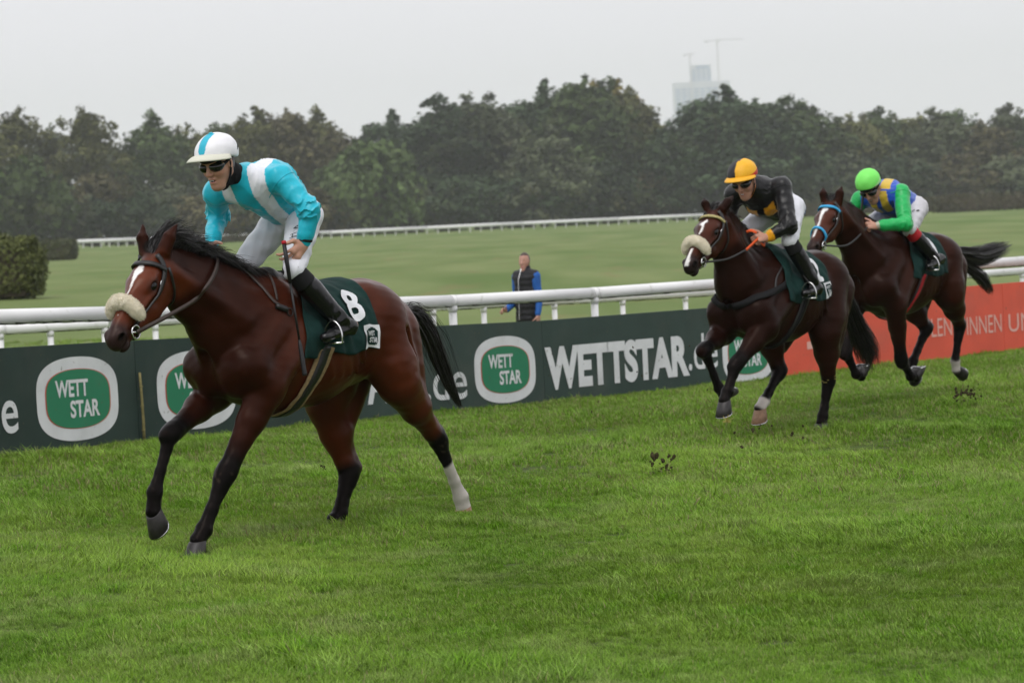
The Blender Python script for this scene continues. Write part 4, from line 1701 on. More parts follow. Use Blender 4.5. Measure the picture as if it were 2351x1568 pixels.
    # ---- parts
    def hooves(s, pale=()):
        for key in ('LF', 'RF', 'LH', 'RH'):
            Co, t, n = [np.array(q, float) for q in s.legs[key][3:6]]
            n = unit(n)
            t = unit(t - n * (t @ n))
            b = np.cross(n, t)
            V, Fc = [], []
            N = 20
            rings = [(0.0, .046, .043, -.002), (.006, .053, .050, .0), (.048, .064, .058, .020), (.096, .078, .066, .042), (.100, .074, .062, .042)]
            for dz, rt, rb, sh in rings:
                for k in range(N):
                    a = 2 * math.pi * k / N
                    ct, st = math.cos(a), math.sin(a)
                    flat = rt if ct > 0 else rt * .82
                    rise = -.022 * max(0, -ct) * (1 if dz < .02 else 0)
                    V.append(Co + n * (dz * (1 - .30 * max(0, -ct)) if dz > .03 else dz) + t * (sh + flat * ct) + b * rb * st)
            for i in range(len(rings) - 1):
                for k in range(N):
                    k2 = (k + 1) % N
                    Fc.append((i * N + k, i * N + k2, (i + 1) * N + k2, (i + 1) * N + k))
            Fc.append(tuple(range(N - 1, -1, -1)))
            Fc.append(tuple((len(rings) - 1) * N + k for k in range(N)))
            hf = new_mesh('hoof', V, Fc, M_HOOF_PALE if key in pale else M_HOOF, s.root)
            mb = MB()
            pts = []
            for k in range(-7, 8):
                a = k / 7 * 2.35
                ct, st = math.cos(a), math.sin(a)
                rt = .060 if ct > 0 else .050
                pts.append(Co + n * (.100 * (1 - .30 * max(0, -ct)) + .003) + t * (.042 + rt * ct * 1.18) + b * .060 * st)
            mb.tube(pts, .007, 6)
            mb.build('horseshoe', M_STEEL, hf, True)

    def eyes(s):
        for sd in (1, -1):
            f = Field()
            f.ell(s.hp(.200, sd * .078, -.064), (.026 * s.hs, .0185 * s.hs, .021 * s.hs), (s.ex, s.ey, s.ez))
            V, Fc = f.mesh(.004)
            new_mesh('eye', V, Fc, M_EYE, s.root)

    def strap(s, name, path, w, m, off=.006, thick=.004, n=5, parent=None):
        V, Fc = ribbon(s.field, path, w, off, thick, n)
        return new_mesh(name, V, Fc, m, parent or s.root, True)

    def noseband(s, X, fluffy=True, m=None):
        h = s.hp
        if fluffy:
            f = Field()
            pts = [h(X + .030, -.084, -.062), h(X + .016, -.070, -.022), h(X + .004, -.042, .008), h(X, -.014, .018), h(X, .014, .018), h(X + .004, .042, .008), h(X + .016, .074, -.022), h(X + .034, .094, -.066)]
            C = catmull(pts, 4)
            R = .030 * np.interp(np.linspace(0, 1, len(C)), [0, .1, .5, .9, 1], [.62, .92, 1, .92, .62])
            f.chain(list(C), list(R), .02)
            f.warp(wobble(.0016, 90, 9, 10))
            V, Fc = f.mesh(.007)
            nb = new_mesh('sheepskin_noseband', V, Fc, M_WOOL, s.root)
            # wool fibres standing off the roll
            r = np.random.default_rng(5)
            k = r.choice(len(V), 6500, replace=True)
            N = f.grad(V[k]) + r.normal(0, .35, (len(k), 3))
            N /= np.linalg.norm(N, axis=1, keepdims=True)
            P = [np.array([V[i] - g * .003, V[i] + g * .003, V[i] + g * .0075 + r.normal(0, .0018, 3)]) for i, g in zip(k, N)]
            SV, SF = strands(None, P, .0011)
            new_mesh('wool', SV, SF, M_WOOL, nb)
            return nb
        return s.strap('noseband', [h(X + .05, -.05, -.12), h(X + .02, -.06, -.07), h(X, -.035, -.01), h(X, .035, -.01), h(X + .02, .06, -.07), h(X + .05, .05, -.12)], .022, m, .008, .008)

    def bridle(s, mb_=None, ml=None):
        h = s.hp
        ml = ml or M_LEATHER
        s.strap('browband', [h(.075, -.095, -.085), h(.085, -.085, -.045), h(.10, -.045, -.005), h(.105, 0, .005), h(.10, .045, -.005), h(.085, .085, -.045), h(.075, .095, -.085)], .026, mb_ or ml, .010, .008)
        for sd in (1, -1):
            s.strap('cheekpiece', [h(.02, sd * .05, -.02), h(.08, sd * .092, -.085), h(.2, sd * .093, -.115), h(.34, sd * .075, -.115), h(.455, sd * .056, -.112)], .026, ml, .008, .008)
            mbx = MB()
            c = h(.475, sd * .066, -.112)
            pts = [c + .036 * (s.ex * math.cos(a) + s.ez * math.sin(a)) for a in np.linspace(0, 6.283, 17)]
            mbx.tube(pts, .005, 6, cap=False)
            mbx.tube([c, h(.475, 0, -.118)], .006, 6)
            mbx.build('bit_ring', M_STEEL, s.root, True)
            mbx = MB()
            bk = s.field.snap(np.array([h(.15, sd * .095, -.10)]), .01)[0]
            mbx.tube([bk + .014 * (s.ex * math.cos(a) * 1.3 + s.ez * math.sin(a)) for a in np.linspace(0, 6.283, 9)], .003, 5, cap=False)
            mbx.build('buckle', M_STEEL, s.root, True)
        s.strap('throatlatch', [h(.05, .093, -.09), h(.10, .08, -.19), h(.13, .04, -.245), h(.13, -.04, -.245), h(.10, -.08, -.19), h(.05, -.093, -.09)], .014, ml, .008, .004)
        s.strap('chin_strap', [h(.42, .052, -.11), h(.45, .04, -.155), h(.45, -.04, -.155), h(.42, -.052, -.11)], .018, ml, .006, .004)

    def rein(s, pts, m, w=.016, name='rein', n=6):
        C = catmull(pts, n)
        V, Fc = ribbon(None, pts, w, 0, .003, n, False, (0, 1, .15))
        return new_mesh(name, V, Fc, m, s.root, True)

    def hair(s, name, roots, fn, m, width, parent=None):
        P = [fn(i, p) for i, p in enumerate(roots)]
        V, Fc = strands(None, P, width)
        return new_mesh(name, V, Fc, m, parent or s.root)

    def mane(s, n, length, lift, back, drop, drift, seed):
        r = np.random.default_rng(seed)
        A = catmull([s.poll + [-.02, 0, .02], s.poll * .72 + np.array([-.05, 0, 1.46]) * .28 + [0, 0, .04], s.poll * .45 + np.array([-.1, 0, 1.45]) * .55 + [0, 0, .04], (-.02, 0, 1.50)], 8)
        t = r.uniform(0, 1, n)
        i = t * (len(A) - 1)
        j = np.minimum(i.astype(int), len(A) - 2)
        R = A[j] + (A[j + 1] - A[j]) * (i - j)[:, None] + np.stack([np.zeros(n), r.normal(0, .014, n), np.zeros(n)], 1)
        R = s.field.snap(R, -.003)

        def fn(k, p):
            q = t[k]
            L = length * r.uniform(.55, 1.1) * (1 - .3 * q)
            up = lift * (1 - .8 * q) * r.uniform(.6, 1.3)
            d = np.array([-back * r.uniform(.7, 1.2), drift + r.normal(0, .18), up])
            g = r.normal(0, .05, 3)
            out = []
            for u in np.linspace(0, 1, 6):
                out.append(p + L * (d * u + g * u * u * 1.5 + np.array([-.15 * u * u, (.35 * drift) * u * u, -drop * u * u])) + np.array([0, .004 * math.sin(9 * u + k), 0]))
            return np.array(out)
        return s.hair('mane', R, fn, M_HAIR, .0021)

    def forelock(s, n, vec, seed):
        r = np.random.default_rng(seed)
        R = s.hp(0, 0, 0) + r.normal(0, 1, (n, 3)) * np.array([.012, .028, .01]) + s.ez * .0
        R = s.field.snap(R, -.003)
        vec = np.array(vec, float)

        def fn(k, p):
            L = r.uniform(.6, 1.15)
            d = vec * L + r.normal(0, .022, 3)
            side = r.normal(0, .02)
            return np.array([p + d * u + np.array([0, side * u * u, .06 * u * (1 - u) - .03 * u * u]) for u in np.linspace(0, 1, 6)])
        return s.hair('forelock', R, fn, M_HAIR, .0026)

    def tail(s, path, spread, n, seed, width=.0034):
        r = np.random.default_rng(seed)
        C = catmull(path, 5)
        N = len(C)
        mb = MB()
        mb.tube(C[:max(6, N // 3)], np.linspace(.045, .02, max(6, N // 3)), 10)
        roots = range(n)
        sp = np.interp(np.linspace(0, 1, N), np.linspace(0, 1, len(spread)), spread)

        def fn(k, _):
            o = unit(r.normal(size=3)) * r.uniform() ** .6
            s0 = int(r.uniform(0, N * .30))
            e = int(min(N, N * r.uniform(.72, 1.06)))
            e = max(e, s0 + 5)
            seg = C[s0:e]
            ss = sp[s0:e]
            wave = np.array([math.sin(.8 * q + k) for q in range(len(seg))])[:, None] * unit(r.normal(size=3)) * .008
            kk = seg + o * ss[:, None] + wave * (ss / max(sp))[:, None]
            return kk[::2] if len(kk) > 8 else kk
        P = [fn(k, 0) for k in range(n)]
        V, Fc = strands(None, P, width)
        t = new_mesh('tail', V, Fc, M_HAIR, s.root)
        mb.build('dock', M_HAIR, t, True)
        return t

    # ---- saddle cloth draped over the back
    def drape(s, x, a):
        """spot on the barrel: x along the body, a = angle up from the side (pi/2 is the spine)"""
        x, a = np.atleast_1d(x).astype(float), np.atleast_1d(a).astype(float)
        P = np.stack([x, .30 * np.cos(a), 1.12 + .33 * np.sin(a)], 1)
        return P

    def saddle_cloth(s, x0, x1, alo, front_cut, digit, dx, da, dh, emblem=None):
        nx, na_ = 60, 110
        A = np.linspace(alo, math.pi - alo, na_)
        V = []
        for i in range(nx):
            q = i / (nx - 1)
            for a in A:
                up = abs(a - math.pi / 2) / (math.pi / 2 - alo)
                xx0 = x0 + front_cut * (1 - up)
                V.append((xx0 + (x1 - xx0) * q, a))
        V = np.array(V)
        P = s.field.snap(s.drape(V[:, 0], V[:, 1]), .016)
        N = s.field.grad(P)
        up = np.abs(V[:, 1] - math.pi / 2) / (math.pi / 2 - alo)
        rip = (.009 * np.sin(V[:, 0] * 34 + V[:, 1] * 4) + .007 * np.sin(V[:, 0] * 61 - V[:, 1] * 9)) * up
        P = P + N * rip[:, None]
        P[:, 2] += .012 * np.sin(V[:, 0] * 19) * up ** 3
        F = [(i * na_ + j, i * na_ + j + 1, (i + 1) * na_ + j + 1, (i + 1) * na_ + j) for i in range(nx - 1) for j in range(na_ - 1)]
        cl = new_mesh('saddle_cloth', P, F, M_CLOTH, s.root)
        md = cl.modifiers.new('thickness', 'SOLIDIFY')
        md.thickness = .006
        md.offset = 0

        def lay(uv, quads, xc, ac, lift, m, name, parent, skew=0.0):
            x = xc - uv[:, 0] + skew * uv[:, 1]
            a = ac + uv[:, 1] / .33
            Q = s.field.snap(s.drape(x, a), .016)
            Nn = s.field.grad(Q)
            u_ = np.abs(a - math.pi / 2) / (math.pi / 2 - alo)
            rp = (.009 * np.sin(x * 34 + a * 4) + .007 * np.sin(x * 61 - a * 9)) * u_
            Q = Q + Nn * (rp + lift)[:, None]
            Q[:, 2] += .012 * np.sin(x * 19) * u_ ** 3
            return new_mesh(name, Q, quads, m, parent)
        if digit:
            co, tr = word_mesh(digit, dh, .0, 1.0)
            lo, ins = raster(co, tr, .003, 3)
            uv, q = raster_quads(lo, ins, .003)
            lay(uv, q, dx, da, .017, M_CLOTH_W, 'number', cl)
        if emblem:
            ex_, ea, w, h = emblem
            c = .005
            nxg, nyg = int(w / c), int(h / c)
            full = np.ones((nxg, nyg), bool)
            uv, q = raster_quads(np.array([-w / 2, 0]), full, c)
            em = lay(uv, q, ex_, ea, .011, M_CLOTH_W, 'emblem', cl)
            gx_, gy_ = np.meshgrid((np.arange(nxg) + .5) / nxg * 2 - 1, (np.arange(nyg) + .5) / nyg * 2 - 1, indexing='ij')
            inn = (np.abs(gx_) / .80) ** 2.4 + (np.abs(gy_) / .76) ** 4 < 1
            uv, q = raster_quads(np.array([-w / 2, 0]), inn, c)
            lay(uv, q, ex_, ea, .014, M_CLOTH, 'emblem_field', cl)
            for txt, ou, ov in (('WETT', -.06 * w, h * .53), ('STAR', .09 * w, h * .24)):
                co, tr = word_mesh(txt, h * .22, .03)
                co[:, 0] *= w * .52 / (co[:, 0].max() - co[:, 0].min())
                lo, ins = raster(co, tr, .002)
                uv, q = raster_quads(lo, ins, .002)
                lay(uv + np.array([ou, ov]), q, ex_, ea, .017, M_CLOTH_W, 'lettering', cl)
        return cl

    def girth(s, mt, mc, x=-.10, w=.105):
        path = [(x - .11, .30, 1.10), (x - .07, .31, .98), (x - .02, .25, .84), (x + .02, .12, .755), (x + .03, 0, .73), (x + .02, -.12, .755), (x - .02, -.25, .84), (x - .07, -.31, .98), (x - .11, -.30, 1.10)]
        g = s.strap('girth', path, w, mt, .008, .006, 6)
        s.strap('girth_web', path, w * .52, mc, .015, .004, 6, g)

    def saddle(s, x=-.22):
        f = Field()
        f.cone((x + .18, 0, 1.475), (x - .12, 0, 1.465), .055, .055, .04, EY, .62, .55)
        f.ell((x + .17, 0, 1.52), (.06, .07, .04), None, .04)
        f.ell((x - .10, 0, 1.485), (.05, .09, .03), None, .04)
        V, Fc = f.mesh(.012)
        sd = new_mesh('saddle', V, Fc, M_LEATHER, s.root)
        return sd

    def stirrup(s, toe, heel, top, name='stirrup'):
        toe, heel, top = map(lambda q: np.array(q, float), (toe, heel, top))
        fwd = unit(toe - heel)
        side = unit(np.cross([0, 0, 1], fwd))
        c = toe * .72 + heel * .28
        mb = MB()
        base = c + [0, 0, -.045]
        up = np.array([0, 0, 1.0])
        pts = [base + side * .06, base + side * .062 + up * .05, base + side * .04 + up * .10, base + up * .125, base - side * .04 + up * .10, base - side * .062 + up * .05, base - side * .06]
        mb.tube(catmull(pts, 4), .006, 6)
        mb.box(base, (.03, .125, .010), (fwd, side, up))
        st = mb.build(name, M_STEEL, s.root, True)
        V, Fc = ribbon(None, [base + up * .125, (base + up * .125) * .5 + top * .5, top], .026, 0, .004, 5, False, side)
        new_mesh('stirrup_leather', V, Fc, M_LEATHER, st, True)

# ------------------------------------------------------------------ people
M_SKIN = mat('skin', (.52, .30, .22), .45, .4, noise=(40, .06), attr=True, sss=.12)
M_SILK = mat('silks', (0, 0, 0), .34, .32, noise=(25, .05), bump=(9, .45, .02), attr=True, sheen=.1, stretch=(1.6, .7, 1))
M_BREECH = mat('white_breeches', (.70, .71, .76), .6, .35, bump=(9, .4, .015, 3))
dirty(M_BREECH, 34, .66, .72, (.20, .17, .12), .5)
M_BOOT = mat('boot_leather', (.006, .006, .007), .18, .38, bump=(30, .3, .012))
M_SOCK = mat('boot_cuff', (.010, .010, .011), .75, .2, bump=(120, .3, .004))
M_CAP = mat('cap_cover', (0, 0, 0), .5, .4, bump=(28, .22, .012), attr=True)
M_GOGGLE = mat('goggle_lens', (.006, .006, .007), .08, .6)
M_BLACK = mat('black_fabric', (.010, .010, .011), .8, .2, bump=(60, .3, .006))
M_INK = mat('ink_black', (.012, .012, .014), .7, .2)
M_INKBLUE = mat('ink_blue', (.03, .08, .22), .7, .2)
M_GOLD = mat('badge_gold', (.45, .32, .08), .35, .5, metallic=.6)
M_WHIP = mat('whip_black', (.010, .010, .011), .45, .4, bump=(120, .4, .004))
M_CREAM = mat('cream_trim', (.62, .62, .52), .6, .3)


def hand(f, W, d, n, s_, curl=(.5, .9, .7), thumb=None, r=.0088, sc=1.0, spread=.0):
    """palm, four fingers and a thumb blended into field f. d: wrist to knuckles, n: back of the hand, s_: thumb side"""
    d, n = unit(d), np.array(n, float)
    n = unit(n - d * (n @ d))
    s_ = np.array(s_, float)
    s_ = unit(s_ - d * (s_ @ d) - n * (s_ @ n))
    W = np.array(W, float)
    kn = W + d * .078 * sc
    f.cone(W - d * .02, W + d * .03, .026 * sc, .028 * sc, .015, n, 1.3)
    f.cone(W + d * .025 + s_ * .012, kn + s_ * .020, .026 * sc, .018 * sc, .012, n, 1.5)
    f.cone(W + d * .025 - s_ * .012, kn - s_ * .022, .025 * sc, .017 * sc, .012, n, 1.5)
    tips = []
    ln = [(.042, .026, .020), (.046, .029, .021), (.043, .027, .020), (.034, .021, .018)]
    for i in range(4):
        p = kn + s_ * (.030 - .020 * i) * sc
        a = 0
        for j in range(3):
            a += curl[j] * (1 + .08 * i)
            q = p + (d * math.cos(a) - n * math.sin(a) + s_ * spread * (1.5 - i)) * ln[i][j] * sc
            f.cone(p, q, r * (1 - .08 * j) * sc, r * (.94 - .08 * j) * sc, .005)
            p = q
        tips.append(p)
    t = unit(np.array(thumb, float)) if thumb is not None else unit(d * .6 + s_ * .7 - n * .25)
    p0 = W + d * .022 * sc + s_ * .022 * sc
    p1 = p0 + unit(d * .5 + s_ * .8) * .036 * sc
    p2 = p1 + t * .034 * sc
    p3 = p2 + unit(t - n * .35) * .024 * sc
    f.cone(p0, p1, .015 * sc, .0125 * sc, .010)
    f.cone(p1, p2, .0115 * sc, .0098 * sc, .005)
    f.cone(p2, p3, .0098 * sc, .0078 * sc, .004)
    return tips


class Rider:
    def __init__(s, H, J, base, voxel, label):
        s.H, s.J = H, {k: np.array(v, float) for k, v in J.items() if not isinstance(v, (dict, str, tuple, float, int)) or k in J}
        s.base = np.array(base, float)
        w = H.org + H.F * base[0] + H.L * base[1] + np.array([0, 0, base[2]])
        s.root = empty('person', tuple(w), math.atan2(H.F[1], H.F[0]))
        tag(s.root, label, 'person', 'jockeys')
        s.vox = voxel
        s.fd = unit(s.J['face'])
        s.hu = unit(s.J['crown'] - s.fd * (s.J['crown'] @ s.fd))
        s.hl = np.cross(s.hu, s.fd)

    def hd(s, a, b, c):
        """head spot: a forward, b to its left, c up"""
        return s.J['head'] + s.fd * a + s.hl * b + s.hu * c

    def out(s, name, V, F, m, parent=None, smooth=True):
        return new_mesh(name, np.asarray(V) - s.base, F, m, parent or s.root, smooth)

    def head(s, f):
        ax = (s.fd, s.hl, s.hu)
        hd = s.hd
        f.ell(hd(-.012, 0, .022), (.098, .077, .100), ax, .02)
        f.cone(hd(.035, 0, -.03), hd(.066, 0, -.105), .062, .030, .03, s.hl, 1.0, .85)
        f.cone(hd(.0, 0, -.05), hd(.045, 0, -.10), .06, .04, .03, s.hl, 1.0, 1.0)
        f.ell(hd(.076, 0, .035), (.022, .055, .016), ax, .02)
        f.cone(hd(.086, 0, .018), hd(.112, 0, -.030), .010, .0135, .012)
        for b in (-1, 1):
            f.ell(hd(.056, b * .040, -.028), (.034, .026, .03), ax, .02)
            f.ell(hd(.104, b * .013, -.034), (.010, .009, .008), ax, .006)
            f.ell(hd(-.005, b * .079, -.005), (.020, .009, .032), ax, .008)
            f.ell(hd(.004, b * .087, -.002), (.010, .006, .018), ax, .004, 's')
            f.ell(hd(.082, b * .033, .006), (.012, .016, .009), ax, .008, 's')
        f.ell(hd(.092, 0, -.060), (.014, .027, .0085), ax, .008)
        f.ell(hd(.089, 0, -.082), (.015, .024, .009), ax, .008)
        f.ell(hd(.104, 0, -.0705), (.016, .021, .0052), ax, .004, 's')
        f.ell(hd(.078, 0, -.113), (.020, .022, .018), ax, .015)

    def body_field(s):
        J = s.J
        f = Field()
        dorsal = unit(np.cross(J['shL'] - J['shR'], J['chest'] - J['pelvis']))
        s.dorsal = dorsal
        mid = (J['shL'] + J['shR']) / 2
        f.cone(J['pelvis'], J['chest'], .120, .135, .06, dorsal, 1.05, 1.15)
        f.cone(J['chest'], mid, .135, .10, .05, dorsal, 1.15, 1.1)
        f.cone(J['shL'], J['shR'], .066, .066, .05)
        f.cone(mid, J['neck'], .085, .058, .04)
        f.cone(J['neck'], s.hd(-.02, 0, -.04), .056, .056, .03)
        for k in 'LR':
            f.cone(J['sh' + k], J['el' + k], .056, .043, .03)
            f.cone(J['el' + k], J['wr' + k], .043, .028, .02)
            f.cone(J['hip' + k], J['kn' + k], .080, .052, .04)
            f.cone(J['pelvis'], J['hip' + k], .100, .085, .04)
            f.cone(J['kn' + k], J['an' + k], .058, .040, .03)
            kn, an = J['kn' + k], J['an' + k]
            calf = kn * .65 + an * .35 + unit(np.cross(np.cross(kn - an, J['toe' + k] - J['heel' + k]), kn - an)) * -.02
            f.cone(calf, an, .05, .035, .03)
            f.cone(J['heel' + k] + [0, 0, .02], J['toe' + k] * .9 + J['heel' + k] * .1, .026, .020, .02)
            f.cone(an, J['heel' + k] + [0, 0, .012], .034, .024, .02)
        s.head(f)
        for k in 'LR':
            h = s.J['hand' + k]
            hand(f, J['wr' + k], h['d'], h['n'], h['s'], h.get('curl', (.6, 1.0, .7)), h.get('thumb'), sc=h.get('sc', 1.0), spread=h.get('spread', 0))
        return f

    def build_body(s, skin, lips):
        f = s.field = s.body_field()
        V, F = f.mesh(s.vox)
        ob = s.out('body', V, F, M_SKIN)
        c = np.array(skin)[None] * np.ones((len(V), 1))
        for q, col, r in ((s.hd(.095, 0, -.071), lips, .026), (s.hd(.06, .045, -.03), (skin[0] * 1.05, skin[1] * .82, skin[2] * .82), .028), (s.hd(.06, -.045, -.03), (skin[0] * 1.05, skin[1] * .82, skin[2] * .82), .028), (s.hd(.112, 0, -.035), (skin[0] * 1.05, skin[1] * .85, skin[2] * .85), .018)):
            e = (V - q) @ np.array([s.fd, s.hl, s.hu]).T / np.array([.03, r, r * (.55 if col == lips else 1)])
            w = np.clip(1.2 - np.linalg.norm(e, axis=1), 0, 1)
            c = c * (1 - w[:, None]) + np.array(col)[None] * w[:, None]
        e = (V - s.hd(.100, 0, -.0705)) @ np.array([s.fd, s.hl, s.hu]).T / np.array([.016, .021, .0055])
        w = (np.linalg.norm(e, axis=1) < 1.05)
        c[w] = (.10, .025, .02)
        # hair at the back of the head
        e = (V - s.J['head']) @ np.array([s.fd, s.hl, s.hu]).T
        w = (e[:, 0] < -.028) & (e[:, 2] > -.06) & (np.linalg.norm(e, axis=1) < .14)
        c[w] = (.05, .03, .02)
        set_col(ob, c)
        mb = MB()
        tv = [s.hd(.0985, y, -.0668 - .0012 * (y / .01) ** 2) for y in np.linspace(-.013, .013, 7)]
        mb.tube(tv, .0026, 5)
        mb.v = [tuple(np.array(v) - s.base) for v in mb.v]
        mb.build('teeth', M_CLOTH_W, s.root, True)

    def jacket(s, colour, hem=.06, seed=1, extra=.009, fold=.0045, bulk=.0, hemt=.58):
        J = s.J
        f = Field()
        mid = (J['shL'] + J['shR']) / 2
        d = s.dorsal
        e = extra
        f.cone(J['pelvis'] * hemt + J['chest'] * (1 - hemt), J['chest'], .125 + e + bulk * .6, .142 + e + bulk, .06, d, 1.0, 1.12)
        f.cone(J['chest'], mid, .140 + e + bulk, .105 + e + bulk, .05, d, 1.12, 1.1)
        f.cone(J['shL'], J['shR'], .064 + e, .064 + e, .05)
        f.cone(mid, mid * .15 + J['neck'] * .85, .10 + e, .078, .05)
        for k in 'LR':
            el = J['el' + k]
            f.cone(J['sh' + k], el, .061 + e, .056 + e, .035)
            f.cone(el, J['wr' + k] * .75 + el * .25, .057 + e, .042 + e * .6, .03)
            f.cone(J['wr' + k] * .75 + el * .25, J['wr' + k], .042 + e * .6, .034, .015)
        ax = unit(J['chest'] - J['pelvis'])
        up = (J['neck'] - mid)
        # sleeve folds run round the arm, body folds across the trunk
        segs = [(J['sh' + k], J['el' + k]) for k in 'LR'] + [(J['el' + k], J['wr' + k]) for k in 'LR']
        w1, w2, w3 = wobble(1, 24, seed), wobble(1, 62, seed + 1), wobble(1, 40, seed + 2, aniso=(.3, 1, 1))

        def fold_fn(P):
            q = fold * (.55 * w1(P) + .6 * np.abs(w3(P)) - .4)
            sd = np.linalg.norm(P - J['chest'], axis=1)
            ph = (P - J['pelvis']) @ np.array([.8, .25, .35]) * 75 + 2.4 * w1(P)
            q = q - fold * 1.3 * (1 - np.abs(np.sin(ph))) ** 4 * np.clip(1.1 * w3(P) + .35, 0, 1) * np.clip((.30 - sd) / .1, 0, 1)
            for i, (a, b) in enumerate(segs):
                t = ((P - a) @ (b - a)) / ((b - a) @ (b - a))
                dd = np.linalg.norm(P - a - np.clip(t, 0, 1)[:, None] * (b - a), axis=1)
                m = np.clip((.11 - dd) / .04, 0, 1) * np.exp(-((t - (.95 if i < 2 else .12)) / .35) ** 2)
                L = np.linalg.norm(b - a)
                q = q + m * fold * 1.9 * (.4 - (1 - np.abs(np.sin(t * L * 52 + 1.8 * w1(P)))) ** 2.5) * .8
            return q
        f.warp(fold_fn)
        for k in 'LR':
            pass
        V, F = f.mesh(s.vox)
        # sleeve or trunk?
        def dseg(a, b):
            t = np.clip(((V - a) @ (b - a)) / ((b - a) @ (b - a)), 0, 1)
            return np.linalg.norm(V - a - t[:, None] * (b - a), axis=1), t
        arm = np.full(len(V), 9.0)
        cuff = np.zeros(len(V))
        for k in 'LR':
            o = unit(J['sh' + k] - mid)
            a, t = dseg(J['sh' + k] + o * .012, J['el' + k])
            a2, t2 = dseg(J['el' + k], J['wr' + k])
            arm = np.minimum(arm, np.minimum(a, a2))
            cuff = np.maximum(cuff, np.where(a2 < .075, t2, 0))
        tr, tt = dseg(J['pelvis'], mid)
        sl = unit(J['shL'] - J['shR'])
        lat = (V - mid) @ sl
        ht = (V - J['pelvis']) @ unit(mid - J['pelvis']) / np.linalg.norm(mid - J['pelvis'])
        fr = (V - mid) @ d                      # + towards the back of the trunk
        is_arm = (arm < .085) & (np.abs(lat) > .155) | (cuff > .02)
        cols = colour(V, is_arm, cuff, lat, ht, fr)
        ob = s.out('silks_jacket', V, F, M_SILK)
        set_col(ob, cols)
        for k in 'LR':                           # piped shoulder seams
            a, b = J['sh' + k], J['el' + k]
            dd = unit(b - a)
            c = a + dd * .03
            u1 = unit(np.cross(dd, [.3, .2, 1]))
            u2 = np.cross(dd, u1)
            ring = np.array([c + .10 * (u1 * math.cos(q) + u2 * math.sin(q)) for q in np.linspace(0, 6.283, 33)])
            for _ in range(6):
                dv = f.eval(ring) - .0005
                rel = ring - c
                ring = ring - rel / np.linalg.norm(rel, axis=1, keepdims=True) * np.clip(dv, -.03, .03)[:, None]
            mbs = MB()
            mbs.tube(ring, .0028, 5, cap=False)
            mbs.v = [tuple(np.array(v) - s.base) for v in mbs.v]
            sm = mbs.build('seam', M_SILK, ob, True)
            set_col(sm, np.repeat(np.mean(cols[np.argsort(np.linalg.norm(V - c, axis=1))[:200]], axis=0)[None], len(mbs.v), 0))
        s.jf = f
        return ob

    def breeches(s, m=None, fold=.003, knee=.86, seed=4):
        J = s.J
        f = Field()
        f.cone(J['pelvis'], J['pelvis'] * .75 + J['chest'] * .25, .118, .118, .04, s.dorsal, 1.0, 1.05)
        for k in 'LR':
            f.cone(J['pelvis'], J['hip' + k], .112, .100, .04)
            f.cone(J['hip' + k], J['kn' + k], .104, .066, .03)
            f.clip(J['kn' + k], J['an' + k] - J['kn' + k]) if False else None
        w = wobble(1, 45, seed)
        f.warp(lambda P: fold * w(P))
        V, F = f.mesh(s.vox)
        s.bf = f
        return s.out('breeches', V, F, m or M_BREECH)

    def boots(s, cuffs=None):
        J = s.J
        for k in 'LR':
            kn, an, he, to = J['kn' + k], J['an' + k], J['heel' + k], J['toe' + k]
            f = Field()
            top = kn * .80 + an * .20
            f.cone(top, an, .063, .048, .02)
            fw = unit(to - he)
            f.cone(kn * .6 + an * .4 - fw * .012, an, .058, .045, .03)
            f.cone(an, he + fw * .03 + [0, 0, .018], .050, .040, .02)
            f.cone(he + fw * .03 + [0, 0, .012], to, .040, .033, .03, [0, 0, 1], 1.0, 1.15)
            f.ell(he + fw * .02 + [0, 0, -.022], (.028, .028, .016), None, .01)
            f.clip(top, kn - an)
            w = wobble(1, 60, 8)
            f.warp(lambda P: .003 * w(P) * np.exp(-(np.linalg.norm(P - an, axis=1) / .10) ** 2) * 1.6)
            V, F = f.mesh(s.vox)
            b = s.out('boot', V, F, M_BOOT)
            g = Field()
            hp_ = J['hip' + k]
            g.cone(kn * .93 + hp_ * .07, kn, .052, .058, .02)
            g.cone(kn, kn * .70 + an * .30, .060, .066, .02)
            g.clip(kn * .72 + an * .28, an - kn)
            V, F = g.mesh(s.vox)
            s.out('boot_cuff', V, F, cuffs or M_SOCK, b)

    def cap(s, colour, peak_m, peak=True, tilt=.37, r=(.133, .118, .114), lift=.058, button=None, peak_len=.062, peak_up=.25, drop=.034):
        hd = s.hd
        ax = (s.fd, s.hl, s.hu)
        f = Field()
        c = hd(-.008, 0, lift)
        f.ell(c, r, ax, .01)
        n = unit(-s.hu + s.fd * tilt)
        f.clip(hd(.0, 0, drop), n, .01)
        w = wobble(1, 55, 12)
        f.warp(lambda P: .0012 * w(P))
        V, F = f.mesh(min(s.vox, .005))
        ob = s.out('cap', V, F, M_CAP)
        e = (V - c) @ np.array(ax).T / np.array(r)
        set_col(ob, colour(e))
        if button is not None:
            g = Field()
            g.ell(c + s.hu * r[2], (.014, .014, .008), ax)
            VV, FF = g.mesh(.004)
            s.out('button', VV, FF, button, ob)
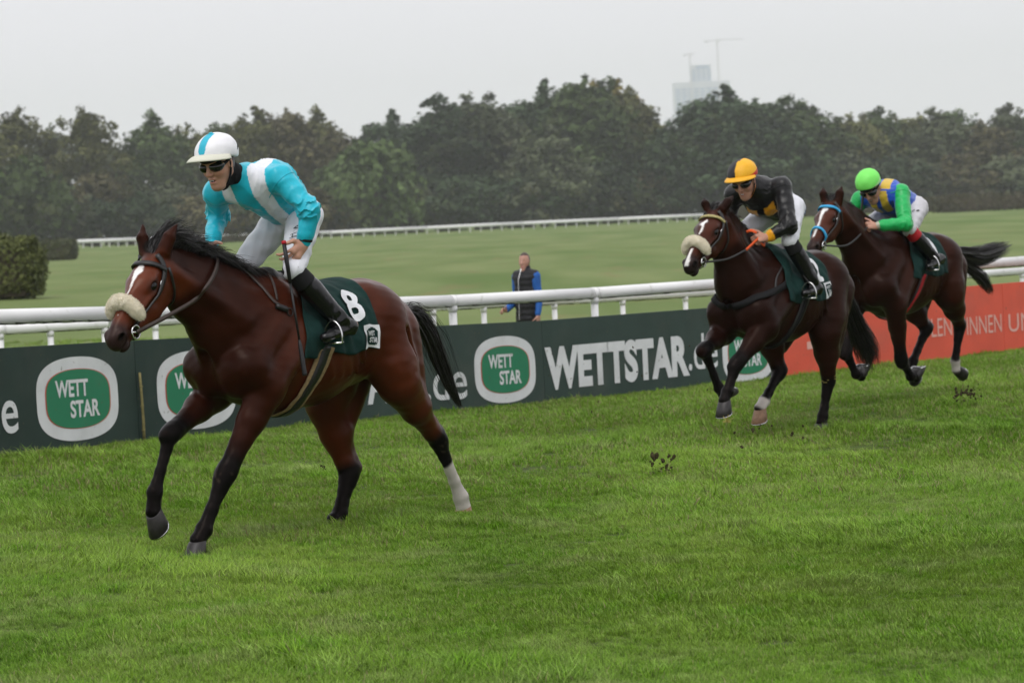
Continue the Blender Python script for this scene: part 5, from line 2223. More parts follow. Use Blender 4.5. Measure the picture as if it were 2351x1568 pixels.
        if peak:
            # curved peak springing from the rim at the front
            Vp, Fp = [], []
            N, M = 25, 7
            rim_p = hd(.0, 0, drop)
            for i in range(N):
                a = math.radians(-78 + 156 * i / (N - 1))
                dirv = s.fd * math.cos(a) + s.hl * math.sin(a)
                # meet the rim plane
                rad = 1 / math.sqrt((math.cos(a) / r[0]) ** 2 + (math.sin(a) / r[1]) ** 2)
                base = c + dirv * rad * .985
                base = base + s.hu * (((rim_p - base) @ n) / (s.hu @ n)) + s.hu * .012
                rel = (base - c) @ s.hu / r[2]
                base = c + dirv * rad * math.sqrt(max(.05, 1 - rel * rel)) * .99 + s.hu * ((base - c) @ s.hu)
                ln = peak_len * math.cos(a * .9) ** .7 if abs(a) < 1.57 else 0
                ln = max(ln, .004)
                for j in range(M):
                    q = j / (M - 1)
                    Vp.append(base + (dirv * .55 + s.fd * .45) * ln * q + s.hu * ln * (peak_up * q - .35 * q * q - .35 * (abs(a) / 1.36) ** 2 * q))
            Fp = [(i * M + j, i * M + j + 1, (i + 1) * M + j + 1, (i + 1) * M + j) for i in range(N - 1) for j in range(M - 1)]
            p = s.out('peak', Vp, Fp, peak_m, ob)
            md = p.modifiers.new('thickness', 'SOLIDIFY')
            md.thickness = .005
            md.offset = 0
        return ob

    def goggles(s, badge=False, upper=True, strap=True):
        hd = s.hd
        ax = (s.fd, s.hl, s.hu)
        f = Field()
        for b in (-1, 1):
            f.ell(hd(.068, b * .036, .004), (.038, .044, .032), ax, .012)
        f.ell(hd(.045, 0, .008), (.050, .080, .026), ax, .015)
        f.ell(hd(.112, 0, -.022), (.03, .012, .022), ax, .008, 's')
        V, F = f.mesh(.004)
        g = s.out('goggles', V, F, M_GOGGLE)
        if upper:
            f = Field()
            f.ell(hd(.010, 0, .048), (.102, .086, .034), ax, .01)
            V, F = f.mesh(.005)
            s.out('headband', V, F, M_BLACK, g)
        if strap:
            for b in (-1, 1):
                P = [hd(.05, b * .074, .006), hd(.01, b * .088, .022), hd(-.05, b * .105, .05), hd(-.10, b * .082, .075), hd(-.128, b * .03, .085)]
                Vr, Fr = ribbon(None, P, .016, 0, .003, 5, False, s.hl * b)
                s.out('strap', Vr, Fr, M_BLACK, g)
        if badge:
            mb = MB()
            c = hd(.055, .0685, .012)
            nv = unit(s.hl * .85 + s.fd * .5)
            mb.tube([c, c + nv * .008], .0105, 14)
            mb.v = [tuple(np.array(v) - s.base) for v in mb.v]
            mb.build('badge', M_GOLD, g, True)

    def neck_warmer(s, m, r=.066):
        f = Field()
        f.cone(s.J['neck'] + unit(s.J['head'] - s.J['neck']) * .0, s.hd(-.035, 0, -.055), r + .004, r - .004, .02)
        f.cone(s.hd(-.03, 0, -.075), s.hd(.02, 0, -.115), r * .88, .036, .02)
        f.warp(wobble(.0025, 50, 3))
        V, F = f.mesh(s.vox)
        return s.out('neck_warmer', V, F, m)

    def chin_strap(s, m):
        for b in (-1, 1):
            P = [s.hd(-.01, b * .083, .03), s.hd(.005, b * .079, -.035), s.hd(.02, b * .058, -.09), s.hd(.035, b * .02, -.132), s.hd(.036, 0, -.136)]
            V, F = ribbon(None, P, .014, 0, .003, 5, False, s.hl * b)
            s.out('chin_strap', V, F, m)

    def band(s, k, t, w, r, m, name):
        a, b = s.J['el' + k], s.J['wr' + k]
        p = a + (b - a) * t
        d = unit(b - a)
        f = Field()
        f.cone(p - d * w, p + d * w, r, r, .005)
        f.clip(p - d * w / 2, -d)
        f.clip(p + d * w / 2, d)
        V, F = f.mesh(.005)
        s.out(name, V, F, m)

    def write(s, txt, centre, right, up, h, m, field, parent, bold=.02, width=None, off=.003):
        """letters lying on a garment"""
        co, tr = word_mesh(txt, h, bold)
        if width:
            co[:, 0] *= width / (co[:, 0].max() - co[:, 0].min())
        co[:, 1] -= h / 2
        lo, ins = raster(co, tr, .0028)
        uv, q = raster_quads(lo, ins, .0028)
        P = np.array(centre) + uv[:, :1] * unit(right) + uv[:, 1:] * unit(up)
        P = field.snap(P, off, 4)
        return s.out('lettering', P, q, m, parent)

# ------------------------------------------------------------------ the three runners
def place(u, v, dist, loc, th):
    t = math.radians(th)
    F_, L_ = np.array([-math.cos(t), -math.sin(t), 0]), np.array([math.sin(t), -math.cos(t), 0])
    return survey(u, v, dist) - F_ * loc[0] - L_ * loc[1] - np.array([0, 0, loc[2]])


dn = (0, 0, -1)
# ---- leading horse
H1 = Horse('racehorse', (-1.411, 16.004, 0.0), 52, (.850, 0, 1.690), 8, 47, 1.02, dict(
    ears=(((.795, .062, 1.690), (.720, .100, 1.835)), ((.820, -.062, 1.690), (.800, -.090, 1.835))),
    LF=((.20, .195, .88), (.484, .12, .44), (.640, .09, .150), (.690, .085, .095), (1, 0, -.12), (-.1, 0, -1)),
    RF=((.21, -.19, .86), (.648, -.12, .675), (.815, -.10, .368), (.832, -.10, .265), (.7, 0, -.7), (-.7, 0, -.7)),
    LH=((-.93, .205, .83), (-1.345, .14, .455), (-1.555, .12, .090), (-1.575, .12, .030), (1, 0, -.4), (-.4, 0, -1)),
    RH=((-.735, -.19, .72), (-.825, -.13, .30), (-.715, -.12, .075), (-.665, -.12, .05), (1, 0, -.15), (-.1, 0, -1)),
), dict(flank=(.060, .0120, .0042), neck=(.016, .0046, .0027), face=(.098, .0200, .0068), neckdark=.8), .0095, 'leading bay horse with white sheepskin noseband and one white hind sock')
H1.paint(white=[[(.095, .004), (.12, .022), (.155, .029), (.185, .016), (.25, .009), (.31, .005)], [(.40, .003, .0), (.44, .003, .002), (.47, .001, .004)]], socks=[('LH', .36)])
H1.hooves(pale=('LH',))
H1.eyes()
H1.noseband(.375)
H1.bridle()
H1.mane(4600, .21, 1.05, .42, .60, .22, 31)
H1.forelock(520, (-.13, .02, .11), 32)
_tp = [H1.at(960, 725, 0), H1.at(985, 765, .01), H1.at(1010, 830, .0), H1.at(1035, 890, 0), H1.at(1056, 932, 0)]
H1.tail([(-1.20, 0, 1.235), (-1.30, 0, 1.24)] + _tp, (.02, .032, .048, .055, .05, .035, .018), 1200, 33, .0026)
H1.tail([(-1.22, 0, 1.235), (-1.30, 0, 1.245)] + _tp, (.02, .06, .10, .12, .12, .10, .07), 130, 34, .0016)
H1.saddle()
H1.saddle_cloth(-.02, -.665, -.22, -.12, '8', -.49, .33, .20, (-.595, -.20, .135, .135))
H1.girth(M_TAN, M_LEATHER)
_p = [H1.hit(*q) for q in ((512, 590), (535, 604), (560, 621), (590, 650), (622, 690), (650, 708))]
H1.strap('breastplate', _p, .018, M_BROWN_L)
_p = [H1.hit(*q) for q in ((574, 597), (605, 617), (625, 650), (636, 690))]
H1.strap('neck_strap', _p, .012, M_BROWN_L)
_rg = H1.hit(657, 712)
mb = MB()
mb.tube(catmull([H1.hit(630, 702) + [0, .012, 0], _rg + [0, .014, 0]], 4), [.016, .018, .018, .018, .015], 8)
mb.tube([_rg + np.array([.022 * math.cos(a) - .02, .012, .022 * math.sin(a) - .012]) for a in np.linspace(0, 6.283, 13)], .004, 6, cap=False)
mb.build('breastplate_ring', M_LEATHER, H1.root, True)

J1 = dict(head=(.275, .0, 2.150), face=(.93, .06, -.34), crown=(.34, 0, .93), neck=(.125, 0, 2.075), chest=(-.125, .01, 2.000), pelvis=(-.325, .0, 1.872),
          shL=(-.025, .182, 2.052), shR=(.105, -.185, 1.992), elL=(-.070, .350, 1.868), elR=(-.01, -.30, 1.865), wrL=(-.058, .305, 1.686), wrR=(.175, -.185, 1.695),
          hipL=(-.305, .095, 1.835), hipR=(-.34, -.095, 1.835), knL=(-.005, .262, 1.535), knR=(-.09, -.235, 1.55), anL=(-.250, .355, 1.245), anR=(-.27, -.34, 1.25),
          heelL=(-.375, .36, 1.185), heelR=(-.39, -.35, 1.19), toeL=(-.115, .375, 1.150), toeR=(-.13, -.36, 1.155),
          handL=dict(d=(.72, -.10, -.66), n=(.1, 1, .15), s=(.6, 0, .7), curl=(.55, .55, .5), thumb=(.95, -.15, -.25), sc=1.12, spread=.14),
          handR=dict(d=(.75, .35, -.3), n=(.2, -.5, .8), s=(.3, .8, .2), curl=(1.1, 1.2, .8)))


def rider(H, J, voxel, label):
    K = {k: v for k, v in J.items() if not k.startswith('hand')}
    r = Rider(H, K, J['toeL'] if True else 0, voxel, label)
    r.J['handL'], r.J['handR'] = J['handL'], J['handR']
    return r


TURQ, WHITE = np.array([.012, .46, .60]), np.array([.74, .75, .80])
R1 = rider(H1, J1, .0056, 'smiling jockey in turquoise and white silks with white peaked cap on the leading horse')
R1.build_body((.50, .27, .19), (.46, .16, .13))


def silks1(V, arm, cuff, lat, ht, fr):
    c = np.repeat(TURQ[None], len(V), 0)
    st = (np.abs(np.abs(lat) - .095) < .040) & ~arm
    c[st] = WHITE
    return c


R1.jacket(silks1, seed=3, bulk=.015, fold=.0065, extra=.007)
_br = R1.breeches()
R1.boots()
R1.cap(lambda e: np.where(((np.abs(e[:, 1] - .0) < .23 * np.clip((e[:, 2] + .02) / .5, 0.35, 1)) & (e[:, 2] > .0) & (e[:, 0] > -.05))[:, None], np.array([[.02, .42, .58]]), np.array([[.80, .80, .83]])), M_CREAM, button=mat('button_turquoise', (.012, .40, .53), .5), peak_len=.075, peak_up=.18)
R1.goggles(badge=True)
R1.neck_warmer(M_BLACK)
R1.chin_strap(M_BLACK)
R1.band('L', .90, .022, .045, M_BLACK, 'wristband')
_hp = J1['hipL']
R1.write('V', H1.hit(682, 523, R1.bf), (.10, .15, -.95), (-.78, .62, 0), .05, M_INK, R1.bf, _br, .0, .038, .007)
R1.write('H', H1.hit(673, 541, R1.bf), (.10, .15, -.95), (-.78, .62, 0), .05, M_INK, R1.bf, _br, .0, .036, .007)

# whip of the leading jockey
_wt, _wb = H1.at(651, 553, .275), H1.at(700, 862, .40)
mb = MB()
_d = unit(_wb - _wt)
_L = np.linalg.norm(_wb - _wt)
mb.tube([_wt, _wt + _d * .012, _wt + _d * .02], [.012, .014, .012], 10, 1)
mb.tube([_wt + _d * .02, _wt + _d * .10, _wt + _d * .24], [.0115, .0125, .0105], 10)
mb.tube([_wt + _d * .24, _wt + _d * (_L - .2)], [.0075, .0065], 8)
mb.tube([_wt + _d * (_L - .2), _wt + _d * (_L - .17), _wt + _d * (_L - .01), _wt + _d * _L], [.0065, .012, .0145, .013], 8)
wh = mb.build('riding_whip', [M_WHIP, M_RED_STRAP], None, True)
wh.data.transform(Matrix.Translation(-Vector(_wb)))
wh.location = tuple(H1.org + H1.F * _wb[0] + H1.L * _wb[1] + np.array([0, 0, _wb[2]]))
wh.rotation_euler = (0, 0, math.atan2(H1.F[1], H1.F[0]))
tag(wh, 'long black whip with red end hanging from the hand of the jockey in turquoise', 'whip', 'riding whips')

_bit = H1.hp(.475, .075, -.112)
_hr = np.array(J1['wrR']) + np.array([.07, .03, -.035])
_rp = [H1.hit(u_, v_) + np.array([.0, .022, .006]) for u_, v_ in ((432, 698), (466, 664), (488, 626))]
H1.rein([_bit] + _rp + [H1.at(499, 588, .02), _hr], M_BROWN_L, .024)
_bit2 = H1.hp(.475, -.075, -.112)
H1.rein([_bit2, _bit2 * .5 + _hr * .5 + [0, -.12, -.04], _hr], M_BROWN_L, .018)
H1.stirrup(J1['toeL'], J1['heelL'], (-.15, .22, 1.42))
H1.stirrup(J1['toeR'], J1['heelR'], (-.15, -.22, 1.42))

# ---- second horse
_o2 = place(1884.4, 990.8, 22.7, (-.65, .12, 0), 54)
H2 = Horse('racehorse', _o2, 54, (.64, 0, 1.835), 3, 40, 1.04, dict(
    ears=(((.585, .062, 1.83), (.475, .10, 1.925)), ((.61, -.062, 1.83), (.60, -.10, 1.915))),
    LF=((.28, .20, .88), (.596, .12, .632), (.710, .10, .425), (.755, .095, .365), (.95, 0, -.25), (-.3, 0, -1)),
    RF=((.28, -.18, .86), (.671, -.12, .745), (.508, -.10, .440), (.440, -.10, .375), (-.72, 0, -.65), (-.65, 0, .75)),
    LH=((-.66, .20, .79), (-.775, .14, .385), (-.690, .12, .120), (-.665, .12, .07), (1, 0, -.2), (-.1, 0, -1)),
    RH=((-.40, -.19, .84), (-.460, -.13, .495), (-.175, -.11, .285), (-.10, -.105, .235), (.92, 0, -.25), (-.25, 0, -1)),
), dict(flank=(.021, .0060, .0034), neck=(.011, .0041, .0029), face=(.050, .0120, .0060), neckdark=.6), .012, 'dark bay horse in second place with white sheepskin noseband and black girth')
H2.paint(white=[[(.13, .004, .01), (.16, .018, .005), (.19, .020, -.01), (.22, .006, .01), (.27, .010, .005), (.30, .003, 0)], [(.44, .012), (.50, .013), (.56, .018), (.60, .016)]], socks=[('RH', 1.0)])
H2.hooves(pale=('RH',))
H2.eyes()
H2.noseband(.385)
H2.bridle(M_GOLD_STRAP)
H2.mane(800, .17, .30, .6, .4, -.3, 41)
H2.forelock(300, (-.11, .02, .04), 42)
H2.tail([(-1.20, 0, 1.235), (-1.27, 0, 1.20), H2.at(1965, 745, 0), H2.at(1985, 790, 0), H2.at(1997, 838, 0)], (.02, .05, .085, .12, .10), 1500, 43)
H2.saddle()
H2.saddle_cloth(.06, -.60, -.15, -.06, '2', -.43, .30, .20, (-.535, -.13, .12, .12))
H2.girth(M_LEATHER, M_BLACK, w=.075)
H2.strap('breast_girth', [(.30, -.2, 1.12), (.44, -.1, 1.08), (.48, 0, 1.06), (.45, .1, 1.08), (.32, .21, 1.12), (.12, .25, 1.18), (-.02, .28, 1.24)], .055, M_BLACK, .008, .006)
H2.strap('neck_strap', [(-.02, .2, 1.36), (.1, .2, 1.28), (.18, .22, 1.16)], .014, M_LEATHER)
J2 = dict(head=(.155, .0, 2.035), face=(.86, .08, -.48), crown=(.48, 0, .86), neck=(.015, 0, 1.985), chest=(-.13, 0, 1.90), pelvis=(-.41, 0, 1.83),
          shL=(-.10, .185, 1.975), shR=(.01, -.185, 1.935), elL=(.015, .305, 1.665), elR=(-.03, -.30, 1.70), wrL=(.14, .165, 1.585), wrR=(.20, -.11, 1.60),
          hipL=(-.40, .095, 1.80), hipR=(-.42, -.095, 1.80), knL=(-.03, .275, 1.55), knR=(-.05, -.265, 1.55), anL=(-.200, .355, 1.245), anR=(-.23, -.35, 1.25),
          heelL=(-.31, .36, 1.15), heelR=(-.34, -.36, 1.15), toeL=(-.055, .375, 1.135), toeR=(-.08, -.375, 1.135),
          handL=dict(d=(.9, -.25, .0), n=(.2, .75, .6), s=(.2, -.4, .8), curl=(1.1, 1.2, .8), sc=1.1),
          handR=dict(d=(.85, .4, 0), n=(.2, -.6, .6), s=(.2, .4, .8), curl=(1.1, 1.2, .8), sc=1.1))
R2 = rider(H2, J2, .0072, 'jockey in black silks with yellow cuffs and yellow and black cap on the second horse')
R2.build_body((.46, .24, .17), (.38, .14, .12))
BLK, YEL = np.array([.004, .004, .005]), np.array([.80, .36, .012])


def silks2(V, arm, cuff, lat, ht, fr):
    c = np.repeat(BLK[None], len(V), 0)
    c[cuff > .72] = YEL
    back = ~arm & (fr > .03) & (np.abs(np.abs(lat) - .075) < .045) & (ht > .60) & (ht < .93)
    c[back] = YEL
    front = ~arm & (fr < -.03) & (np.abs(np.abs(lat) - .07) < .03) & (np.abs(ht - .62) < .11) & ~((np.abs(np.abs(lat) - .055) < .02) & (np.abs(ht - .62) < .05))
    c[front] = YEL * .8
    return c


R2.jacket(silks2, seed=13, bulk=.008, hemt=.80, fold=.006)
_br = R2.breeches()
R2.boots()
R2.cap(lambda e: np.where((e[:, 2] < .12)[:, None], np.array([[.55, .02, .015]]), np.where((((e[:, 0] * e[:, 1] > 0) & (e[:, 1] > 0)) | ((e[:, 1] > .12)))[:, None], np.array([[.82, .42, .012]]), np.array([[.014, .013, .015]]))), mat('peak_yellow', (.80, .40, .012), .5, .4), peak_len=.055, peak_up=.15)
R2.goggles(upper=False)
R2.neck_warmer(mat('collar_orange', (.62, .20, .01), .6, .3), .06)
R2.chin_strap(M_BLACK)
for _k, (_u, _v) in enumerate(((1955, 478), (1949, 490), (1945, 500), (1941, 512), (1937, 522))):
    _c = H2.hit(_u, _v, R2.bf)
    _q = R2.bf.snap(_c + np.array([[.012, 0, .012], [-.014, 0, .004], [-.012, 0, -.012], [.014, 0, -.004]]) * (1.2 if _k % 2 else .8), .004, 3)
    R2.out('print_mark', _q, [(0, 1, 2, 3)], M_INKBLUE, _br)
_hl = np.array(J2['wrL']) + np.array([.075, -.02, .0])
_hr = np.array(J2['wrR']) + np.array([.07, .03, 0])
for sd, hh in ((1, _hl), (-1, _hr)):
    b = H2.hp(.475, sd * .075, -.112)
    m1 = b * .35 + hh * .65 + [0, sd * .05, -.03]
    H2.rein([b, b * .7 + hh * .3 + [0, sd * .05, -.035], m1], M_LEATHER, .016)
    H2.rein([m1, hh, hh + [-.04, 0, .01]], M_ORANGE, .020, 'rein_grip')
H2.rein([_hl + [.0, -.02, .04], _hl + [.03, -.05, .06], _hl + [.05, -.08, .05]], M_ORANGE, .024, 'rein_grip')
H2.rein([_hl + [-.01, 0, -.03], _hl + [-.07, .0, -.06], _hl + [-.12, -.02, -.03]], M_ORANGE, .022, 'rein_grip')
H2.stirrup(J2['toeL'], J2['heelL'], (-.15, .22, 1.42))
H2.stirrup(J2['toeR'], J2['heelR'], (-.15, -.22, 1.42))

# ---- third horse
_o3 = place(1902.9, 458.1, 24.3, (.85, 0, 1.797), 52)
H3 = Horse('racehorse', _o3, 52, (.84, 0, 1.795), 6, 41, .98, dict(
    ears=(((.79, .062, 1.79), (.755, .085, 1.915)), ((.81, -.062, 1.79), (.80, -.085, 1.915))),
    LF=((.16, .20, .84), (-.045, .12, .36), (-.235, .10, .20), (-.325, .10, .175), (-.95, 0, .12), (-.1, 0, 1)),
    RF=((.21, -.18, .86), (.490, -.12, .470), (.365, -.10, .260), (.280, -.10, .232), (-.97, 0, .0), (0, 0, 1)),
    LH=((-.82, .20, .87), (-1.085, .14, .59), (-1.010, .12, .275), (-1.025, .12, .195), (-.1, 0, -1), (-1, 0, .1)),
    RH=((-.74, -.19, .84), (-.945, -.13, .575), (-.66, -.11, .305), (-.61, -.105, .23), (.5, 0, -.85), (-.85, 0, -.5)),
), dict(flank=(.028, .0074, .0040), neck=(.012, .0044, .0029), face=(.056, .0135, .0066), neckdark=.6), .013, 'dark bay horse in third place with bright blue browband and noseband')
H3.paint(white=[[(.09, .008), (.12, .030), (.16, .024), (.24, .012), (.34, .010), (.40, .012), (.46, .010), (.48, .003)]], socks=[('LH', 1.0)])
H3.hooves()
H3.eyes()
H3.noseband(.37, False, M_BLUE_STRAP)
H3.bridle(M_BLUE_STRAP)
H3.mane(800, .15, .35, .6, .4, -.3, 51)
H3.forelock(260, (-.09, .0, .05), 52)
H3.tail([(-1.20, 0, 1.235), (-1.32, 0, 1.24), H3.at(2240, 590, 0), H3.at(2275, 580, 0), H3.at(2312, 566, 0)], (.02, .07, .10, .10, .07), 1300, 53)
H3.tail([(-1.22, 0, 1.22), (-1.33, 0, 1.20), H3.at(2245, 630, 0), H3.at(2265, 655, .0), H3.at(2275, 672, 0)], (.02, .05, .07, .06, .04), 400, 54)
H3.saddle()
H3.saddle_cloth(-.02, -.64, -.12, -.10, '1', -.47, .34, .22, None)
H3.girth(M_LEATHER, M_RED_STRAP, w=.07)
J3 = dict(head=(.145, .0, 1.885), face=(.70, .06, -.70), crown=(.70, 0, .70), neck=(.02, 0, 1.84), chest=(-.13, 0, 1.80), pelvis=(-.47, 0, 1.70),
          shL=(-.07, .18, 1.825), shR=(.02, -.18, 1.785), elL=(.11, .31, 1.555), elR=(.09, -.31, 1.58), wrL=(.325, .145, 1.545), wrR=(.33, -.10, 1.57),
          hipL=(-.46, .10, 1.68), hipR=(-.47, -.10, 1.68), knL=(-.03, .27, 1.50), knR=(-.05, -.26, 1.50), anL=(-.27, .35, 1.245), anR=(-.28, -.35, 1.25),
          heelL=(-.42, .36, 1.215), heelR=(-.43, -.36, 1.215), toeL=(-.155, .375, 1.165), toeR=(-.17, -.37, 1.165),
          handL=dict(d=(.9, -.35, .12), n=(.2, .7, .6), s=(.2, -.4, .8), curl=(1.1, 1.2, .8), sc=1.1),
          handR=dict(d=(.85, .4, .0), n=(.2, -.6, .6), s=(.2, .4, .8), curl=(1.1, 1.2, .8), sc=1.1))
R3 = rider(H3, J3, .0080, 'jockey in blue and yellow silks with green sleeves and lime green cap')
R3.build_body((.46, .24, .17), (.38, .14, .12))
BLU, YE3, GRN = np.array([.015, .085, .48]), np.array([.62, .42, .04]), np.array([.012, .42, .10])


def silks3(V, arm, cuff, lat, ht, fr):
    c = np.repeat(BLU[None], len(V), 0)
    row = np.floor(ht / .30).astype(int)
    left = lat > .0
    y = ((np.abs(lat) < .085) & (np.abs(lat) > .02) & (ht > .78) & (fr > 0)) | ((fr < -.02) & (np.abs(np.abs(lat) - .075) < .04))
    c[y & ~arm] = YE3
    c[arm] = GRN
    c[cuff > .93] = (.45, .45, .35)
    return c


R3.jacket(silks3, seed=23, bulk=.008, hemt=.92, fold=.006)
_br = R3.breeches(mat('grey_breeches', (.56, .55, .58), .6, .3, bump=(30, .25, .012)))
R3.boots(M_RED_STRAP)
R3.cap(lambda e: np.where((np.abs(e[:, 2] - .02) < .07)[:, None], np.array([[.50, .72, .38]]), np.array([[.20, .80, .13]])), M_CREAM, peak=False, r=(.126, .112, .118))
R3.goggles(upper=True)
R3.neck_warmer(mat('collar_yellow', (.50, .34, .04), .6, .3), .058)
for _u, _v in ((2087, 486), (2097, 485), (2107, 484)):
    _c = H3.hit(_u, _v, R3.bf)
    _q = R3.bf.snap(_c + np.array([[.022, 0, .010], [-.022, 0, .010], [-.022, 0, -.008], [.022, 0, -.008]]), .004, 3)
    R3.out('print_mark', _q, [(0, 1, 2, 3)], M_INK, _br)
_hl = np.array(J3['wrL']) + np.array([.075, -.03, .0])
_hr = np.array(J3['wrR']) + np.array([.07, .03, 0])
for sd, hh in ((1, _hl), (-1, _hr)):
    b = H3.hp(.475, sd * .075, -.112)
    H3.rein([b, b * .6 + hh * .4 + [0, sd * .05, -.06], hh, hh + [-.05, 0, -.05]], M_LEATHER, .016)
H3.stirrup(J3['toeL'], J3['heelL'], (-.15, .22, 1.42))
H3.stirrup(J3['toeR'], J3['heelR'], (-.15, -.22, 1.42))
_wb, _wt = _hr + np.array([.0, .0, -.04]), H3.at(1987, 400, -.02)
_wb = H3.at(1976, 500, -.06)
mb = MB()
mb.tube([_wb, _wb * .8 + _wt * .2, _wt * .7 + _wb * .3, _wt], [.013, .010, .009, .015], 8)
wh = mb.build('riding_whip', M_WHIP, None, True)
wh.data.transform(Matrix.Translation(-Vector(_wb)))
wh.location = tuple(H3.org + H3.F * _wb[0] + H3.L * _wb[1] + np.array([0, 0, _wb[2]]))
wh.rotation_euler = (0, 0, math.atan2(H3.F[1], H3.F[0]))
tag(wh, 'black whip held upright in front of the lime green cap', 'whip', 'riding whips')

# ------------------------------------------------------------------ bystander behind the rails
SP = survey(1205, 580, 36.0)
sg = float(ground_z(SP[0], SP[1])[0])
SH = SP[2] - sg
k = SH / 1.70
ped = empty('person', (SP[0], SP[1], sg), math.radians(-128))
ped.scale = (.92, .88, 1)
tag(ped, 'bystander in black vest and blue jacket behind the white rails', 'person')
f = Field()
YV = np.array([0, 1.0, 0])
for sd in (1, -1):
    f.cone((0, sd * .09, .88), (0.01, sd * .10, .48), .085, .058, .03)
    f.cone((.01, sd * .10, .48), (-.01, sd * .10, .09), .055, .038, .03)
    f.cone((-.03, sd * .10, .045), (.14, sd * .11, .035), .042, .034, .02)
    f.cone((0, sd * .16, 1.40), (-.02, sd * .195, 1.12), .050, .042, .03)
f.cone((-.02, .195, 1.12), (.03, .21, .90), .042, .028, .02)
f.cone((-.02, -.195, 1.12), (.20, -.23, .985), .042, .028, .02)
f.cone((0, 0, .92), (0, 0, 1.10), .125, .115, .05, YV, .85)
f.cone((0, 0, 1.10), (0, 0, 1.36), .12, .12, .05, YV, .75)
f.cone((0, .16, 1.40), (0, -.16, 1.40), .06, .06, .05)
f.cone((0, 0, 1.42), (.01, 0, 1.54), .052, .05, .03)
_hc = np.array([.02, 0, 1.585])
_fd = unit([1, .25, 0])
_lv = unit(np.cross([0, 0, 1], _fd))
_ax = (_fd, _lv, (0, 0, 1))
f.ell(_hc + np.array([-.005, 0, .02]), (.095, .074, .100), _ax, .02)
f.cone(_hc + _fd * .03 - [0, 0, .03], _hc + _fd * .062 - [0, 0, .10], .058, .030, .03)
f.cone(_hc + _fd * .085 + [0, 0, .01], _hc + _fd * .108 - [0, 0, .03], .010, .013, .012)
for sd in (-1, 1):
    f.ell(_hc + _lv * sd * .076, (.018, .009, .03), _ax, .008)
    f.ell(_hc + _fd * .085 + _lv * sd * .03 + [0, 0, .008], (.010, .014, .008), _ax, .006, 's')
f.ell(_hc + _fd * .084 - [0, 0, .068], (.014, .024, .009), _ax, .008)
hand(f, (.03, .21, .90), (.2, .05, -1), (.1, 1, 0), (1, 0, 0))
hand(f, (.20, -.23, .985), (.9, -.1, .1), (0, -.6, .7), (0, .6, .6))
V, F = f.mesh(.010)
ob = new_mesh('body', V * k, F, M_SKIN, ped)
c = np.repeat(np.array([[.46, .25, .19]]), len(V), 0)
e = (V - _hc) @ np.array([unit(q) for q in _ax]).T
w = ((e[:, 0] < .01) | (e[:, 2] > .078)) & (V[:, 2] > 1.53)
c[w] = (.05, .032, .022)
e = (V - (_hc + _fd * .09 - np.array([0, 0, .068]))) / np.array([.025, .025, .012])
c[np.linalg.norm(e, axis=1) < 1] = (.40, .16, .14)
set_col(ob, c)
M_VEST = mat('vest_black', (.013, .013, .016), .6, .3, bump=(35, .5, .02))
M_BLUEJ = mat('jacket_blue', (.022, .11, .40), .7, .3, bump=(40, .3, .01))
f = Field()
for a, b, r0, r1, s0 in (((0, 0, .88), (0, 0, 1.08), .150, .142, .82), ((0, 0, 1.08), (0, 0, 1.36), .145, .142, .76)):
    f.cone(a, b, r0, r1, .04, YV, s0)
f.cone((0, .15, 1.40), (0, -.15, 1.40), .082, .082, .05)
f.cone((0, 0, 1.42), (.01, 0, 1.50), .085, .072, .03)
f.warp(lambda P: .0035 * np.sin(P[:, 2] * 85))
V, F = f.mesh(.010)
vst = new_mesh('vest', V * k, F, M_VEST, ped)
mb = MB()
mb.tube([(.195 * k, 0, .86 * k), (.188 * k, 0, 1.1 * k), (.175 * k, 0, 1.36 * k), (.085 * k, 0, 1.53 * k)], .006, 6)
mb.build('zip', M_STEEL, vst)
for sd in (1, -1):
    f = Field()
    f.cone((0, sd * .16, 1.395), (-.02, sd * .195, 1.12), .080, .056, .03)
    e = (.03, .208, .93) if sd > 0 else (.18, -.228, .995)
    f.cone((-.02, sd * .195, 1.12), e, .053, .042, .02)
    f.warp(wobble(.004, 40, 2))
    V, F = f.mesh(.010)
    new_mesh('sleeve', V * k, F, M_BLUEJ, ped)
f = Field()
f.cone((0, 0, .90), (0, 0, .98), .14, .14, .03, YV, .85)
for sd in (1, -1):
    f.cone((0, sd * .09, .88), (0.01, sd * .10, .48), .105, .075, .03)
    f.cone((.01, sd * .10, .48), (-.01, sd * .10, .10), .072, .062, .03)
V, F = f.mesh(.014)
new_mesh('trousers', V * k, F, M_BLACK, ped)
for sd in (1, -1):
    f = Field()
    f.cone((-.04, sd * .10, .048), (.15, sd * .11, .038), .050, .042, .02)
    f.clip((0, 0, .0), (0, 0, -1))
    V, F = f.mesh(.010)
    new_mesh('shoe', V * k, F, M_LEATHER, ped)

# ------------------------------------------------------------------ turf thrown up by the hooves
M_SOIL = mat('soil', (.045, .038, .018), .95, .1, noise=(40, .6))
M_STRAW = mat('straw', (.40, .33, .10), .8, .2)
_cl = []
for j in range(4):
    r = np.random.default_rng(200 + j)
    bm = bmesh.new()
    bmesh.ops.create_icosphere(bm, subdivisions=2, radius=1.0)
    for v in bm.verts:
        p = np.array(v.co)
        q = 1 + .28 * math.sin(3.1 * p[0] + j) * math.sin(2.7 * p[1] + 2 * j) + .25 * math.sin(5.3 * p[2] + j * 3) * math.sin(4.1 * p[0]) + r.normal(0, .10)
        v.co = Vector(p * q * np.array([1, .75, .6]))
    me = bpy.data.meshes.new('clod')
    bm.to_mesh(me)
    bm.free()
    me.materials.append(M_SOIL)
    _cl.append(me)
r = np.random.default_rng(77)


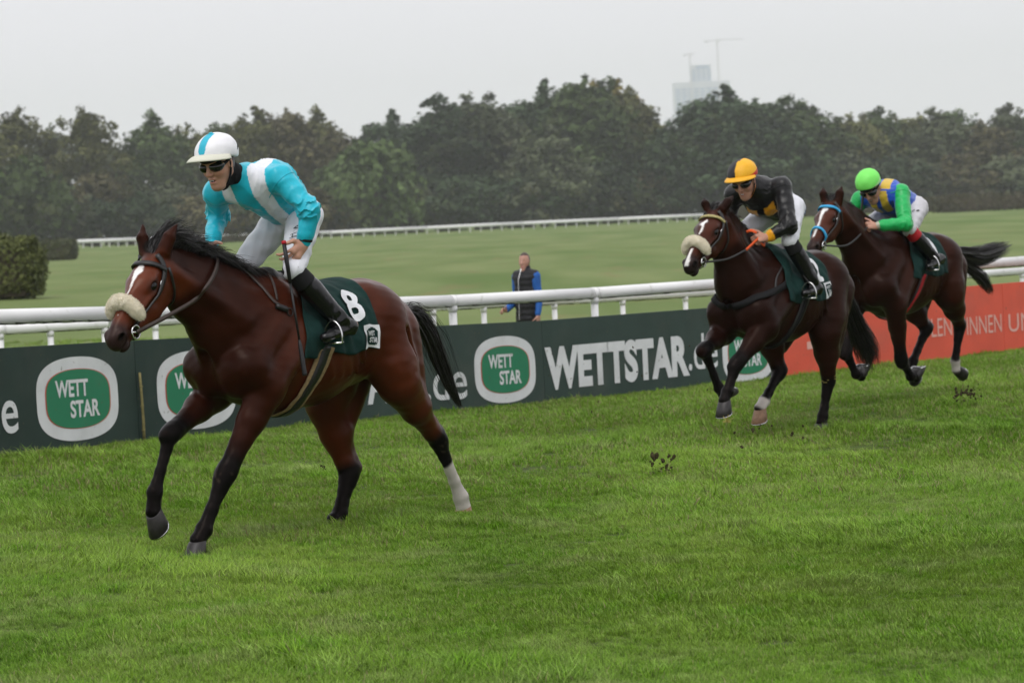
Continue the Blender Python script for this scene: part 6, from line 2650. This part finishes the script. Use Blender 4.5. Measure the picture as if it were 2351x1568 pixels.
def throw(n, u0, u1, v0, v1, d0, d1, s0, s1, label, group):
    for i in range(n):
        u, v = r.uniform(u0, u1), r.uniform(v0, v1)
        d = r.uniform(d0, d1)
        p = survey(u, v, d)
        g = float(ground_z(p[0], p[1])[0])
        if p[2] < g + .02:
            p[2] = g + .02
        o = bpy.data.objects.new('turf_clod', _cl[int(r.integers(4))])
        sc = r.uniform(s0, s1)
        o.scale = (sc, sc, sc)
        o.rotation_euler = tuple(r.uniform(0, 6.28, 3))
        o.location = tuple(p)
        COL.objects.link(o)
        tag(o, label, 'turf clod', group)


throw(40, 1493, 1547, 1040, 1114, 19.2, 19.5, .005, .021, 'dark clod in the cluster of earth flying between the first two horses', 'clods flying between the first two horses')
throw(40, 1680, 1880, 970, 1085, 20.0, 22.5, .004, .017, 'small dark crumb of earth flying under the second horse', 'crumbs under the second horse')
throw(34, 2190, 2255, 880, 928, 23.5, 24.2, .005, .022, 'dark clod flying behind the hind hoof of the third horse', 'clods behind the third horse')
throw(14, 1250, 1640, 770, 960, 19.5, 21.5, .003, .008, 'tiny dark speck of earth flying in front of the green boards', 'specks in front of the boards')
throw(5, 730, 760, 1068, 1080, 16.5, 16.8, .004, .008, 'tiny dark crumb flying between the hind legs of the leading horse', 'crumbs by the leading horse')
# straw caught on the second horse's hock and a wisp under its fore hooves
mb = MB()
c0 = np.array([-.775, .14, .415])
for i in range(14):
    a = r.uniform(0, 6.28)
    p = c0 + np.array([.062 * math.cos(a), .058 * math.sin(a), r.normal(0, .012)])
    mb.tube([p, p + np.array([-.5 * math.sin(a), .5 * math.cos(a), r.normal(0, .2)]) * .09], .003, 4)
mb.build('straw', M_STRAW, H2.root)
wp = survey(1668, 968, 20.6)
mb = MB()
for i in range(14):
    d = unit(r.normal(size=3) + np.array([0, 0, .5]))
    mb.tube([(0, 0, 0), tuple(d * r.uniform(.03, .07))], .002, 4)
ws = mb.build('grass_wisp', M_STRAW)
ws.location = tuple(wp)
tag(ws, 'yellow wisp of torn grass flying below the fore hooves of the second horse', 'grass wisp')

# ------------------------------------------------------------------ damp air
mb = MB()
mb.box((0, 2700, 159), (5200, 7000, 326))
hz = mb.build('haze', [])
hz.data.materials.clear()
mh = bpy.data.materials.new('haze')
mh.use_nodes = True
th = mh.node_tree
th.nodes.remove(th.nodes['Principled BSDF'])
pv = th.nodes.new('ShaderNodeVolumePrincipled')
pv.inputs['Color'].default_value = (.93, .95, .98, 1)
pv.inputs['Density'].default_value = HAZE
pv.inputs['Anisotropy'].default_value = .2
th.links.new(pv.outputs[0], th.nodes['Material Output'].inputs['Volume'])
hz.data.materials.append(mh)
tag(hz, 'pale damp air over the racecourse', 'haze', None, 'stuff')
